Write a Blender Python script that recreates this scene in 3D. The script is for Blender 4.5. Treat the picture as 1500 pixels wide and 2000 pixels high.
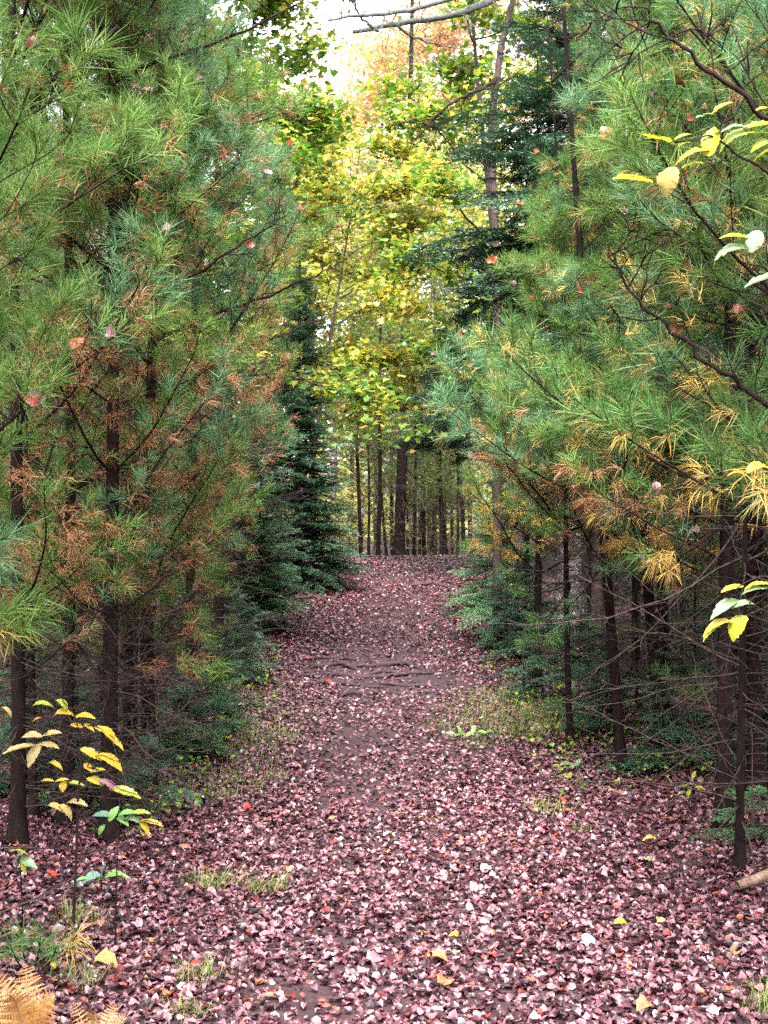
import bpy, math, random
import numpy as np
from mathutils import Vector, Matrix, Euler

# ------------------------------------------------------------------ camera, sky, sun, exposure
for o in list(bpy.data.objects):
    bpy.data.objects.remove(o)
SC = bpy.context.scene
COL = SC.collection
K = 1.7                                 # depth of the place along the path, in units of the 1500 px focal length
EYE, F = 1.6, 1500.0 * K                # eye height; focal length in pixels of the 1500 x 2000 photograph

cam_d = bpy.data.cameras.new('camera')
cam_d.sensor_fit = 'VERTICAL'
cam_d.sensor_height = 36.0
cam_d.lens = 36.0 * F / 2000.0
cam_d.clip_start = 0.05
cam_d.clip_end = 2000
cam = bpy.data.objects.new('camera', cam_d)
COL.objects.link(cam)
cam.location = (0, 0, EYE)
cam.rotation_euler = (math.radians(90), 0, 0)
SC.camera = cam

SUN_ELEV, SUN_AZ = math.radians(60), math.radians(186)   # overcast: a broad soft sun high up
w = bpy.data.worlds.new('World')
SC.world = w
w.use_nodes = True
nt = w.node_tree
nt.nodes.clear()
sky = nt.nodes.new('ShaderNodeTexSky')
sky.sky_type = 'NISHITA'
sky.sun_disc = False
sky.sun_elevation = SUN_ELEV
sky.sun_rotation = SUN_AZ
sky.air_density = 1.0
sky.dust_density = 4.0
hs = nt.nodes.new('ShaderNodeHueSaturation')
hs.inputs['Saturation'].default_value = 0.28
bg = nt.nodes.new('ShaderNodeBackground')
bg.inputs['Strength'].default_value = 0.15
wo = nt.nodes.new('ShaderNodeOutputWorld')
nt.links.new(sky.outputs[0], hs.inputs['Color'])
nt.links.new(hs.outputs[0], bg.inputs[0])
nt.links.new(bg.outputs[0], wo.inputs[0])

sd = bpy.data.lights.new('sun', 'SUN')
sd.energy = 1.5
sd.angle = math.radians(25)
sd.color = (1.0, 0.97, 0.93)
sun = bpy.data.objects.new('sun', sd)
COL.objects.link(sun)
sun.rotation_euler = (math.pi / 2 - SUN_ELEV, 0, math.pi - SUN_AZ)

SC.view_settings.view_transform = 'Standard'
SC.view_settings.look = 'None'
SC.view_settings.gamma = 1.0
SC.view_settings.use_curve_mapping = False
SC.view_settings.exposure = 3.6

SC.render.engine = 'CYCLES'
cy = SC.cycles
cy.max_bounces = 4
cy.diffuse_bounces = 1
cy.glossy_bounces = 2
cy.transmission_bounces = 2
cy.transparent_max_bounces = 4
cy.caustics_reflective = False
cy.caustics_refractive = False
cy.sample_clamp_indirect = 6.0
cy.use_denoising = False
cy.denoiser = 'OPENIMAGEDENOISE'
cy.denoising_input_passes = 'RGB_ALBEDO_NORMAL'
cy.denoising_prefilter = 'ACCURATE'

# ------------------------------------------------------------------ helpers
RNG = np.random.default_rng(7)


def world(px, py, d):
    return np.array([(px - 750) / 1500 * d, d * K, EYE - (py - 1000) / 1500 * d])


def project(p):
    return 750 + F * p[0] / p[1], 1000 - F * (p[2] - EYE) / p[1]


def sstep(a, b, x):
    t = np.clip((x - a) / (b - a), 0, 1)
    return t * t * (3 - 2 * t)


def gz(x, y):
    x = np.asarray(x, float)
    y = np.asarray(y, float) / K
    z = 0.72 * sstep(6.5, 14.0, y) - 0.66 * sstep(14.6, 21.0, y)
    pc = path_x(y * K)
    off = np.abs(x - pc)
    z = z + 0.07 * sstep(0.7, 2.2, off)
    z = z + 0.018 * np.sin(x * 2.1 + 0.7 * np.sin(y * 1.3)) * np.cos(y * 1.7 + 0.4) + 0.009 * np.sin(x * 5.3 + y * 2.9) * np.sin(y * 4.1 - x * 1.7)
    z = z + 0.035 * sstep(1.0, 2.0, off) * np.sin(x * 1.3 + 1.0) * np.sin(y * 0.9 + 2.0)
    z = z - 0.0006 * np.clip(np.abs(x) - 8, 0, 40) ** 2 * 0
    return z


def path_x(y):
    y = np.asarray(y, float) / K
    return 0.05 + 0.25 * sstep(7.0, 14.0, y)


def on_ground(px, py):
    d = np.arange(1.5, 22, 0.02) * K
    x = (px - 750) / F * d
    pyg = 1000 - F * (gz(x, d) - EYE) / d
    i = np.argmax(pyg <= py)
    return np.array([x[i], d[i], float(gz(x[i], d[i]))])


_gp = {}


def GP_(px, py):
    if (px, py) not in _gp:
        _gp[(px, py)] = on_ground(px, py)
    return _gp[(px, py)]



class MB:
    """Collects triangles; build() makes one mesh."""

    def __init__(self):
        self.v, self.t, self.m, self.n = [], [], [], 0

    def add(self, v, t, m=0):
        v = np.asarray(v, np.float32).reshape(-1, 3)
        t = np.asarray(t, np.int64).reshape(-1, 3)
        self.v.append(v)
        self.t.append(t + self.n)
        self.m.append(np.full(len(t), m, np.int32) if np.isscalar(m) else np.asarray(m, np.int32))
        self.n += len(v)

    def arrays(self):
        if not self.v:
            return np.zeros((0, 3), np.float32), np.zeros((0, 3), np.int64), np.zeros(0, np.int32)
        return np.concatenate(self.v), np.concatenate(self.t), np.concatenate(self.m)

    def mesh(self, name, mats, smooth=False):
        return tri_mesh(name, *self.arrays(), mats, smooth)


def tri_mesh(name, v, t, mi, mats, smooth=False):
    me = bpy.data.meshes.new(name)
    nv, nt_ = len(v), len(t)
    me.vertices.add(nv)
    me.vertices.foreach_set('co', np.ascontiguousarray(v, np.float32).ravel())
    me.loops.add(nt_ * 3)
    me.loops.foreach_set('vertex_index', np.ascontiguousarray(t, np.int32).ravel())
    me.polygons.add(nt_)
    me.polygons.foreach_set('loop_start', np.arange(0, nt_ * 3, 3, dtype=np.int32))
    me.polygons.foreach_set('loop_total', np.full(nt_, 3, np.int32))
    me.polygons.foreach_set('material_index', np.ascontiguousarray(mi, np.int32))
    if smooth:
        me.polygons.foreach_set('use_smooth', np.ones(nt_, bool))
    for m in mats:
        me.materials.append(m)
    me.update(calc_edges=True)
    return me


def obj(name, me, parent=None, loc=None, rot=None, scale=None):
    o = bpy.data.objects.new(name, me)
    COL.objects.link(o)
    if parent is not None:
        o.parent = parent
    if loc is not None:
        o.location = loc
    if rot is not None:
        o.rotation_euler = rot
    if scale is not None:
        o.scale = (scale,) * 3 if np.isscalar(scale) else scale
    return o


def tag(o, label=None, cat=None, group=None, kind=None):
    if label:
        o['label'] = label
    if cat:
        o['category'] = cat
    if group:
        o['group'] = group
    if kind:
        o['kind'] = kind
    return o


def thing(name, label, cat, loc=(0, 0, 0), group=None, rotz=0.0):
    o = obj(name, None, loc=tuple(float(c) for c in loc))
    o.rotation_euler = (0, 0, rotz)
    o.empty_display_size = 0.1
    return tag(o, label, cat, group)


def set_mats(o, mats):
    """Object-level materials on shared mesh data."""
    for i, m in enumerate(mats):
        o.material_slots[i].link = 'OBJECT'
        o.material_slots[i].material = m


def unit(v):
    v = np.asarray(v, float)
    return v / (np.linalg.norm(v, axis=-1, keepdims=True) + 1e-9)


def tube(pts, rad, sides=5, cap=True):
    pts = np.asarray(pts, float)
    n = len(pts)
    rad = np.broadcast_to(np.asarray(rad, float), (n,))
    tan = unit(np.gradient(pts, axis=0))
    ref = np.array([0.0, 0.0, 1.0]) if abs(tan[:, 2]).mean() < 0.8 else np.array([1.0, 0.0, 0.0])
    a = unit(np.cross(tan, ref))
    b = np.cross(tan, a)
    th = np.arange(sides) * 2 * math.pi / sides
    ring = a[:, None, :] * np.cos(th)[None, :, None] + b[:, None, :] * np.sin(th)[None, :, None]
    v = (pts[:, None, :] + ring * rad[:, None, None]).reshape(-1, 3)
    i = np.arange(n - 1)[:, None] * sides
    k = np.arange(sides)[None, :]
    k2 = (k + 1) % sides
    q0, q1, q2, q3 = i + k, i + k2, i + sides + k2, i + sides + k
    t = np.concatenate([np.stack([q0, q2, q1], -1).reshape(-1, 3), np.stack([q0, q3, q2], -1).reshape(-1, 3)])
    if cap:
        v = np.concatenate([v, pts[-1:]])
        e = (n - 1) * sides
        t = np.concatenate([t, np.stack([np.full(sides, len(v) - 1), e + (np.arange(sides) + 1) % sides, e + np.arange(sides)], -1)])
    return v, t


def curve_pts(p0, d0, length, n, rng, bend=(0, 0, 0), wob=0.1):
    """A wandering polyline from p0 along d0; bend is added to the direction over its length."""
    p = np.array(p0, float)
    d = unit(d0)
    out = [p.copy()]
    st = length / (n - 1)
    bend = np.asarray(bend, float)
    for i in range(n - 1):
        d = unit(d + bend / (n - 1) + rng.normal(0, wob, 3) / (n - 1) ** 0.5)
        p = p + d * st
        out.append(p.copy())
    return np.array(out)


def rand_perp(d, rng):
    r = rng.normal(size=d.shape)
    r = r - (r * d).sum(-1, keepdims=True) * d
    return unit(r)


def needle_tufts(mb, P, D, n, length, rng, mat=0, width=0.0018, spread=(25, 75), droop=0.0, stem=0.06):
    """n thin needles around each tuft position P pointing along D."""
    P = np.asarray(P, float)
    D = np.asarray(D, float)
    if len(P) == 0:
        return
    T = len(P)
    Pn = np.repeat(P, n, 0)
    Dn = np.repeat(unit(D), n, 0)
    ang = np.radians(rng.uniform(spread[0], spread[1], T * n))
    s = rng.uniform(-stem, 0.012, T * n)
    base = Pn + Dn * s[:, None]
    pr = rand_perp(Dn, rng)
    d = Dn * np.cos(ang)[:, None] + pr * np.sin(ang)[:, None]
    ln = length * rng.uniform(0.7, 1.1, T * n)
    tipd = unit(d + np.array([0, 0, -1.0]) * (droop * rng.uniform(0.4, 1.3, T * n))[:, None])
    wv = rand_perp(d, rng) * (width * 0.5)
    mid = base + d * (ln * 0.5)[:, None]
    tip = mid + tipd * (ln * 0.5)[:, None]
    N = T * n
    v = np.stack([base - wv, base + wv, mid - wv * 0.9, mid + wv * 0.9, tip], 1).reshape(-1, 3)
    o = (np.arange(N) * 5)[:, None]
    t = np.concatenate([o + np.array([[0, 1, 3]]), o + np.array([[0, 3, 2]]), o + np.array([[2, 3, 4]])])
    mb.add(v, t, mat)


def needle_tufts_lod(mb, P, D, n, length, rng, mat=0, width=0.005, spread=(25, 80), droop=0.0, stem=0.08):
    P = np.asarray(P, float)
    if len(P) == 0:
        return
    T = len(P)
    Pn = np.repeat(P, n, 0)
    Dn = np.repeat(unit(D), n, 0)
    ang = np.radians(rng.uniform(spread[0], spread[1], T * n))
    base = Pn + Dn * rng.uniform(-stem, 0.012, T * n)[:, None]
    d = Dn * np.cos(ang)[:, None] + rand_perp(Dn, rng) * np.sin(ang)[:, None]
    d = unit(d + np.array([0, 0, -1.0]) * (droop * rng.uniform(0.3, 1.0, T * n))[:, None])
    tip = base + d * (length * rng.uniform(0.75, 1.15, T * n))[:, None]
    wv = rand_perp(d, rng) * (width * 0.5)
    v = np.stack([base - wv, base + wv, tip], 1).reshape(-1, 3)
    mb.add(v, np.arange(T * n * 3).reshape(-1, 3), mat)


# ------------------------------------------------------------------ materials
def new_mat(name):
    m = bpy.data.materials.new(name)
    m.use_nodes = True
    n = m.node_tree
    n.nodes.clear()
    return m, n, n.nodes, n.links


def ramp(N, stops, interp='LINEAR'):
    r = N.new('ShaderNodeValToRGB')
    r.color_ramp.interpolation = interp
    el = r.color_ramp.elements
    while len(el) > 1:
        el.remove(el[-1])
    el[0].position = stops[0][0]
    el[0].color = (*stops[0][1], 1)
    for p, c in stops[1:]:
        e = el.new(p)
        e.color = (*c, 1)
    return r


def leaf_mat(name, stops, transl=0.35, rough=0.45, spec=0.4, source='island', spots=None, tint_noise=0.25, veins=False):
    m, nt, N, L = new_mat(name)
    out = N.new('ShaderNodeOutputMaterial')
    geo = N.new('ShaderNodeNewGeometry')
    if source == 'island':
        fac = geo.outputs['Random Per Island']
    else:
        oi = N.new('ShaderNodeObjectInfo')
        fac = oi.outputs['Random']
    r = ramp(N, stops)
    L.new(fac, r.inputs[0])
    col = r.outputs[0]
    if tint_noise:
        tc = N.new('ShaderNodeTexCoord')
        nz = N.new('ShaderNodeTexNoise')
        nz.inputs['Scale'].default_value = 45 if source == 'island' else 5
        nz.inputs['Detail'].default_value = 4
        L.new(tc.outputs['Object'], nz.inputs['Vector'])
        mx = N.new('ShaderNodeMix')
        mx.data_type = 'RGBA'
        mx.blend_type = 'MULTIPLY'
        mx.inputs[0].default_value = 1.0
        rr = ramp(N, [(0.3, (1 - tint_noise,) * 3), (0.7, (1 + tint_noise * 0.5,) * 3)])
        L.new(nz.outputs[0], rr.inputs[0])
        L.new(col, mx.inputs[6])
        L.new(rr.outputs[0], mx.inputs[7])
        col = mx.outputs[2]
    if spots:
        tc2 = N.new('ShaderNodeTexCoord')
        nz2 = N.new('ShaderNodeTexNoise')
        nz2.inputs['Scale'].default_value = spots[1]
        nz2.inputs['Detail'].default_value = 4
        L.new(tc2.outputs['Object'], nz2.inputs['Vector'])
        rs = ramp(N, [(spots[2], (0, 0, 0)), (spots[2] + 0.03, (1, 1, 1))])
        L.new(nz2.outputs[0], rs.inputs[0])
        mx2 = N.new('ShaderNodeMix')
        mx2.data_type = 'RGBA'
        L.new(rs.outputs[0], mx2.inputs[0])
        L.new(col, mx2.inputs[6])
        mx2.inputs[7].default_value = (*spots[0], 1)
        col = mx2.outputs[2]
    if veins:                           # side veins run forward from the midrib
        tv = N.new('ShaderNodeTexCoord')
        sx = N.new('ShaderNodeSeparateXYZ')
        L.new(tv.outputs['Object'], sx.inputs[0])

        def mth(op, a, b=None):
            q = N.new('ShaderNodeMath')
            q.operation = op
            for i_, v_ in enumerate((a, b)):
                if v_ is None:
                    continue
                if isinstance(v_, (int, float)):
                    q.inputs[i_].default_value = v_
                else:
                    L.new(v_, q.inputs[i_])
            return q.outputs[0]
        ax = mth('ABSOLUTE', sx.outputs[0])
        ph = mth('MULTIPLY', mth('SUBTRACT', sx.outputs[1], mth('MULTIPLY', ax, 0.9)), 62.0)
        vein = mth('MAXIMUM', mth('POWER', mth('ABSOLUTE', mth('SINE', ph)), 9.0), mth('LESS_THAN', ax, 0.012))
        mv = N.new('ShaderNodeMix')
        mv.data_type = 'RGBA'
        L.new(mth('MULTIPLY', vein, 0.13), mv.inputs[0])
        L.new(col, mv.inputs[6])
        mv.inputs[7].default_value = (0.55, 0.48, 0.22, 1)
        col = mv.outputs[2]
    p = N.new('ShaderNodeBsdfPrincipled')
    p.inputs['Roughness'].default_value = rough
    p.inputs['Specular IOR Level'].default_value = spec
    L.new(col, p.inputs['Base Color'])
    if transl > 0:
        tr = N.new('ShaderNodeBsdfTranslucent')
        L.new(col, tr.inputs[0])
        ms = N.new('ShaderNodeMixShader')
        ms.inputs[0].default_value = transl
        L.new(p.outputs[0], ms.inputs[1])
        L.new(tr.outputs[0], ms.inputs[2])
        L.new(ms.outputs[0], out.inputs[0])
    else:
        L.new(p.outputs[0], out.inputs[0])
    return m


def bark_mat(name, c1, c2, scale=18, stretch=0.25, patch=None, rough=0.85, bump=0.5):
    m, nt, N, L = new_mat(name)
    out = N.new('ShaderNodeOutputMaterial')
    tc = N.new('ShaderNodeTexCoord')
    mp = N.new('ShaderNodeMapping')
    mp.inputs['Scale'].default_value = (1, 1, stretch)
    L.new(tc.outputs['Object'], mp.inputs[0])
    nz = N.new('ShaderNodeTexNoise')
    nz.inputs['Scale'].default_value = scale
    nz.inputs['Detail'].default_value = 6
    nz.inputs['Roughness'].default_value = 0.7
    L.new(mp.outputs[0], nz.inputs['Vector'])
    r = ramp(N, [(0.3, c1), (0.7, c2)])
    L.new(nz.outputs[0], r.inputs[0])
    col = r.outputs[0]
    if patch:
        n2 = N.new('ShaderNodeTexNoise')
        n2.inputs['Scale'].default_value = patch[1]
        n2.inputs['Detail'].default_value = 5
        n2.inputs['Roughness'].default_value = 0.65
        L.new(tc.outputs['Object'], n2.inputs['Vector'])
        rs = ramp(N, [(patch[2], (0, 0, 0)), (patch[2] + 0.05, (1, 1, 1))])
        L.new(n2.outputs[0], rs.inputs[0])
        mx = N.new('ShaderNodeMix')
        mx.data_type = 'RGBA'
        L.new(rs.outputs[0], mx.inputs[0])
        L.new(col, mx.inputs[6])
        mx.inputs[7].default_value = (*patch[0], 1)
        col = mx.outputs[2]
    p = N.new('ShaderNodeBsdfPrincipled')
    p.inputs['Roughness'].default_value = rough
    p.inputs['Specular IOR Level'].default_value = 0.05
    L.new(col, p.inputs['Base Color'])
    b = N.new('ShaderNodeBump')
    b.inputs['Strength'].default_value = bump
    b.inputs['Distance'].default_value = 0.01
    L.new(nz.outputs[0], b.inputs['Height'])
    L.new(b.outputs[0], p.inputs['Normal'])
    L.new(p.outputs[0], out.inputs[0])
    return m


M = {}
M['bark_pine'] = bark_mat('bark_pine', (0.0035, 0.0022, 0.0022), (0.015, 0.0085, 0.008), 26, 0.35, ((0.035, 0.030, 0.027), 14, 0.68))
M['bark_lichen'] = bark_mat('bark_lichen', (0.07, 0.05, 0.06), (0.24, 0.19, 0.20), 30, 0.3, ((0.42, 0.42, 0.32), 11, 0.56))
M['bark_dark'] = bark_mat('bark_dark', (0.02, 0.014, 0.013), (0.07, 0.05, 0.045), 24, 0.3)
M['twig_dark'] = bark_mat('twig_dark', (0.006, 0.004, 0.004), (0.026, 0.015, 0.014), 60, 1, bump=0.1)
M['twig_dead'] = bark_mat('twig_dead', (0.007, 0.004, 0.004), (0.070, 0.048, 0.043), 40, 1, bump=0.1)
M['twig_grey'] = bark_mat('twig_grey', (0.02, 0.02, 0.022), (0.12, 0.125, 0.11), 45, 1, bump=0.2)
M['root'] = bark_mat('root', (0.010, 0.006, 0.008), (0.060, 0.040, 0.046), 30, 1, bump=0.5)
M['stick'] = bark_mat('stick', (0.04, 0.024, 0.02), (0.19, 0.125, 0.09), 35, 1, ((0.28, 0.28, 0.2), 20, 0.6), bump=0.3)

GREEN = [(0.0, (0.045, 0.115, 0.018)), (0.4, (0.090, 0.180, 0.034)), (0.75, (0.115, 0.205, 0.060)), (1.0, (0.230, 0.240, 0.050))]
M['needle_left'] = leaf_mat('needle_left', GREEN, 0.40, 0.5, 0.14, tint_noise=0)
M['needle_teal'] = leaf_mat('needle_teal', [(0.0, (0.040, 0.115, 0.042)), (0.5, (0.085, 0.185, 0.080)), (1.0, (0.17, 0.26, 0.13))], 0.40, 0.5, 0.14, tint_noise=0)
M['needle_right'] = leaf_mat('needle_right', [(0.0, (0.030, 0.095, 0.020)), (0.5, (0.070, 0.155, 0.038)), (0.85, (0.095, 0.180, 0.062)), (1.0, (0.27, 0.24, 0.05))], 0.40, 0.5, 0.14, tint_noise=0)
M['needle_russet'] = leaf_mat('needle_russet', [(0.0, (0.15, 0.045, 0.018)), (0.5, (0.28, 0.105, 0.045)), (0.8, (0.30, 0.17, 0.08)), (1.0, (0.16, 0.15, 0.05))], 0.2, 0.5, 0.3, tint_noise=0)
M['needle_gold'] = leaf_mat('needle_gold', [(0.0, (0.22, 0.11, 0.03)), (0.5, (0.36, 0.22, 0.05)), (0.85, (0.42, 0.30, 0.07)), (1.0, (0.17, 0.19, 0.04))], 0.2, 0.5, 0.3, tint_noise=0)
M['needle_far'] = leaf_mat('needle_far', [(0.0, (0.030, 0.070, 0.026)), (0.6, (0.070, 0.135, 0.038)), (0.9, (0.11, 0.16, 0.045)), (1.0, (0.18, 0.13, 0.05))], 0.35, 0.5, 0.1, tint_noise=0)
M['hemlock'] = leaf_mat('hemlock', [(0.0, (0.012, 0.045, 0.020)), (0.6, (0.030, 0.085, 0.040)), (1.0, (0.085, 0.15, 0.085))], 0.12, 0.4, 0.5, tint_noise=0)
M['hemlock_light'] = leaf_mat('hemlock_light', [(0.0, (0.025, 0.08, 0.026)), (0.6, (0.055, 0.14, 0.048)), (1.0, (0.13, 0.21, 0.09))], 0.2, 0.4, 0.5, tint_noise=0)
M['maple_green'] = leaf_mat('maple_green', [(0.0, (0.035, 0.10, 0.015)), (0.35, (0.085, 0.175, 0.018)), (0.7, (0.19, 0.26, 0.022)), (0.9, (0.30, 0.30, 0.03)), (1.0, (0.34, 0.22, 0.04))], 0.45, 0.4, 0.4)
M['maple_green_obj'] = leaf_mat('maple_green_obj', [(0.0, (0.035, 0.10, 0.015)), (0.35, (0.085, 0.175, 0.018)), (0.7, (0.19, 0.26, 0.022)), (0.9, (0.30, 0.30, 0.03)), (1.0, (0.34, 0.22, 0.04))], 0.45, 0.4, 0.4, source='object')
M['maple_yellow'] = leaf_mat('maple_yellow', [(0.0, (0.08, 0.15, 0.02)), (0.35, (0.20, 0.24, 0.025)), (0.75, (0.36, 0.32, 0.035)), (1.0, (0.42, 0.28, 0.05))], 0.5, 0.4, 0.4)
M['maple_yellow_obj'] = leaf_mat('maple_yellow_obj', [(0.0, (0.08, 0.15, 0.02)), (0.35, (0.20, 0.24, 0.025)), (0.75, (0.36, 0.32, 0.035)), (1.0, (0.42, 0.28, 0.05))], 0.5, 0.4, 0.4, source='object')
M['maple_orange'] = leaf_mat('maple_orange', [(0.0, (0.50, 0.22, 0.17)), (0.4, (0.55, 0.32, 0.14)), (0.8, (0.58, 0.38, 0.14)), (1.0, (0.55, 0.42, 0.16))], 0.5, 0.5, 0.3)
M['leaf_far'] = leaf_mat('leaf_far', [(0.0, (0.07, 0.12, 0.03)), (0.4, (0.18, 0.22, 0.05)), (0.8, (0.34, 0.31, 0.08)), (1.0, (0.40, 0.27, 0.08))], 0.5, 0.5, 0.3)
LIT = [(0.0, (0.012, 0.003, 0.004)), (0.28, (0.032, 0.008, 0.011)), (0.50, (0.075, 0.024, 0.031)), (0.74, (0.145, 0.056, 0.070)), (0.92, (0.27, 0.135, 0.160)),
       (0.97, (0.170, 0.040, 0.028)), (0.99, (0.18, 0.022, 0.012)), (1.0, (0.26, 0.16, 0.06))]
M['litter'] = leaf_mat('litter', LIT, 0.10, 0.30, 0.85, tint_noise=0.3)
M['litter_obj'] = leaf_mat('litter_obj', LIT[1:5], 0.10, 0.30, 0.85, source='object', tint_noise=0.3)
M['leaf_red'] = leaf_mat('leaf_red', [(0, (0.20, 0.018, 0.012)), (1, (0.34, 0.05, 0.02))], 0.25, 0.4, 0.5, source='object', tint_noise=0.4)
M['leaf_dark_red'] = leaf_mat('leaf_dark_red', [(0, (0.08, 0.010, 0.010)), (1, (0.16, 0.03, 0.02))], 0.2, 0.4, 0.5, source='object', tint_noise=0.4)
M['leaf_orange'] = leaf_mat('leaf_orange', [(0, (0.30, 0.07, 0.025)), (1, (0.40, 0.17, 0.08))], 0.3, 0.4, 0.5, source='object', tint_noise=0.4)
M['leaf_pink'] = leaf_mat('leaf_pink', [(0, (0.17, 0.075, 0.088)), (1, (0.26, 0.135, 0.150))], 0.2, 0.4, 0.5, source='object', tint_noise=0.2)
M['leaf_yellow'] = leaf_mat('leaf_yellow', [(0, (0.42, 0.29, 0.010)), (0.5, (0.44, 0.24, 0.010)), (1, (0.32, 0.30, 0.012))], 0.4, 0.4, 0.4, source='object', veins=True, spots=((0.10, 0.025, 0.01), 4.5, 0.63))
M['leaf_pale'] = leaf_mat('leaf_pale', [(0, (0.32, 0.25, 0.065)), (1, (0.32, 0.22, 0.09))], 0.35, 0.4, 0.4, source='object', veins=True, spots=((0.28, 0.09, 0.03), 4, 0.64))
M['leaf_lime'] = leaf_mat('leaf_lime', [(0, (0.20, 0.26, 0.010)), (1, (0.30, 0.30, 0.012))], 0.4, 0.4, 0.4, source='object', veins=True, spots=((0.10, 0.03, 0.01), 5, 0.67))
M['leaf_mint'] = leaf_mat('leaf_mint', [(0, (0.085, 0.155, 0.075)), (1, (0.12, 0.19, 0.09))], 0.35, 0.4, 0.5, source='object', veins=True)
M['leaf_green'] = leaf_mat('leaf_green', [(0, (0.08, 0.22, 0.05)), (1, (0.16, 0.32, 0.06))], 0.35, 0.4, 0.5, source='object', veins=True)
M['leaf_teal'] = leaf_mat('leaf_teal', [(0, (0.06, 0.16, 0.12)), (1, (0.09, 0.20, 0.14))], 0.3, 0.4, 0.5, source='object', veins=True)
M['leaf_lilac'] = leaf_mat('leaf_lilac', [(0, (0.32, 0.28, 0.45)), (1, (0.36, 0.30, 0.45))], 0.1, 0.4, 0.5, source='object')
M['fern'] = leaf_mat('fern', [(0, (0.20, 0.085, 0.022)), (1, (0.30, 0.15, 0.042))], 0.35, 0.5, 0.3, source='object', tint_noise=0.3)
M['grass'] = leaf_mat('grass', [(0, (0.06, 0.12, 0.02)), (0.5, (0.11, 0.16, 0.035)), (0.85, (0.21, 0.19, 0.07)), (1, (0.24, 0.16, 0.07))], 0.3, 0.5, 0.3, tint_noise=0)


def soil_mat():
    m, nt, N, L = new_mat('forest_soil')
    out = N.new('ShaderNodeOutputMaterial')
    tc = N.new('ShaderNodeTexCoord')
    nz = N.new('ShaderNodeTexNoise')
    nz.inputs['Scale'].default_value = 3.0
    nz.inputs['Detail'].default_value = 10
    nz.inputs['Roughness'].default_value = 0.72
    L.new(tc.outputs['Object'], nz.inputs['Vector'])
    r = ramp(N, [(0.3, (0.010, 0.004, 0.005)), (0.55, (0.030, 0.012, 0.015)), (0.75, (0.058, 0.026, 0.031))])
    L.new(nz.outputs[0], r.inputs[0])
    vo = N.new('ShaderNodeTexVoronoi')
    vo.inputs['Scale'].default_value = 34
    L.new(tc.outputs['Object'], vo.inputs['Vector'])
    n2 = N.new('ShaderNodeTexNoise')
    n2.inputs['Scale'].default_value = 60
    n2.inputs['Detail'].default_value = 6
    L.new(tc.outputs['Object'], n2.inputs['Vector'])
    mx = N.new('ShaderNodeMix')
    mx.data_type = 'RGBA'
    mx.blend_type = 'MULTIPLY'
    mx.inputs[0].default_value = 0.8
    r2 = ramp(N, [(0.3, (0.45, 0.45, 0.45)), (0.7, (1.25, 1.2, 1.2))])
    L.new(n2.outputs[0], r2.inputs[0])
    L.new(r.outputs[0], mx.inputs[6])
    L.new(r2.outputs[0], mx.inputs[7])
    p = N.new('ShaderNodeBsdfPrincipled')
    p.inputs['Roughness'].default_value = 0.8
    p.inputs['Specular IOR Level'].default_value = 0.3
    L.new(mx.outputs[2], p.inputs['Base Color'])
    b = N.new('ShaderNodeBump')
    b.inputs['Strength'].default_value = 0.7
    b.inputs['Distance'].default_value = 0.015
    ad = N.new('ShaderNodeMath')
    ad.operation = 'ADD'
    L.new(n2.outputs[0], ad.inputs[0])
    L.new(vo.outputs['Distance'], ad.inputs[1])
    L.new(ad.outputs[0], b.inputs['Height'])
    L.new(b.outputs[0], p.inputs['Normal'])
    L.new(p.outputs[0], out.inputs[0])
    return m


M['soil'] = soil_mat()

# ------------------------------------------------------------------ ground
xs = np.concatenate([np.array([-400, -150, -70, -40, -25, -18, -13, -10]), np.arange(-8, -3, 0.4), np.arange(-3, 3.01, 0.12), np.arange(3.4, 8.1, 0.4), np.array([10, 13, 18, 25, 40, 70, 150, 400])])
ys = np.concatenate([np.array([-400, -150, -60, -30, -15, -8]), np.arange(-5, 1, 0.5), np.arange(1, 27, 0.16), np.arange(27, 42, 0.7), np.array([46, 52, 60, 75, 100, 200, 400])])
X, Y = np.meshgrid(xs, ys)
V = np.stack([X, Y, gz(X, Y)], -1).reshape(-1, 3)
nx, ny = len(xs), len(ys)
ii = (np.arange(ny - 1)[:, None] * nx + np.arange(nx - 1)[None, :]).ravel()
T = np.concatenate([np.stack([ii, ii + 1, ii + nx + 1], -1), np.stack([ii, ii + nx + 1, ii + nx], -1)])
g = obj('ground', tri_mesh('ground', V, T, np.zeros(len(T)), [M['soil']], True))
tag(g, 'forest floor of bare purple brown soil under fallen leaves', kind='structure')

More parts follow.
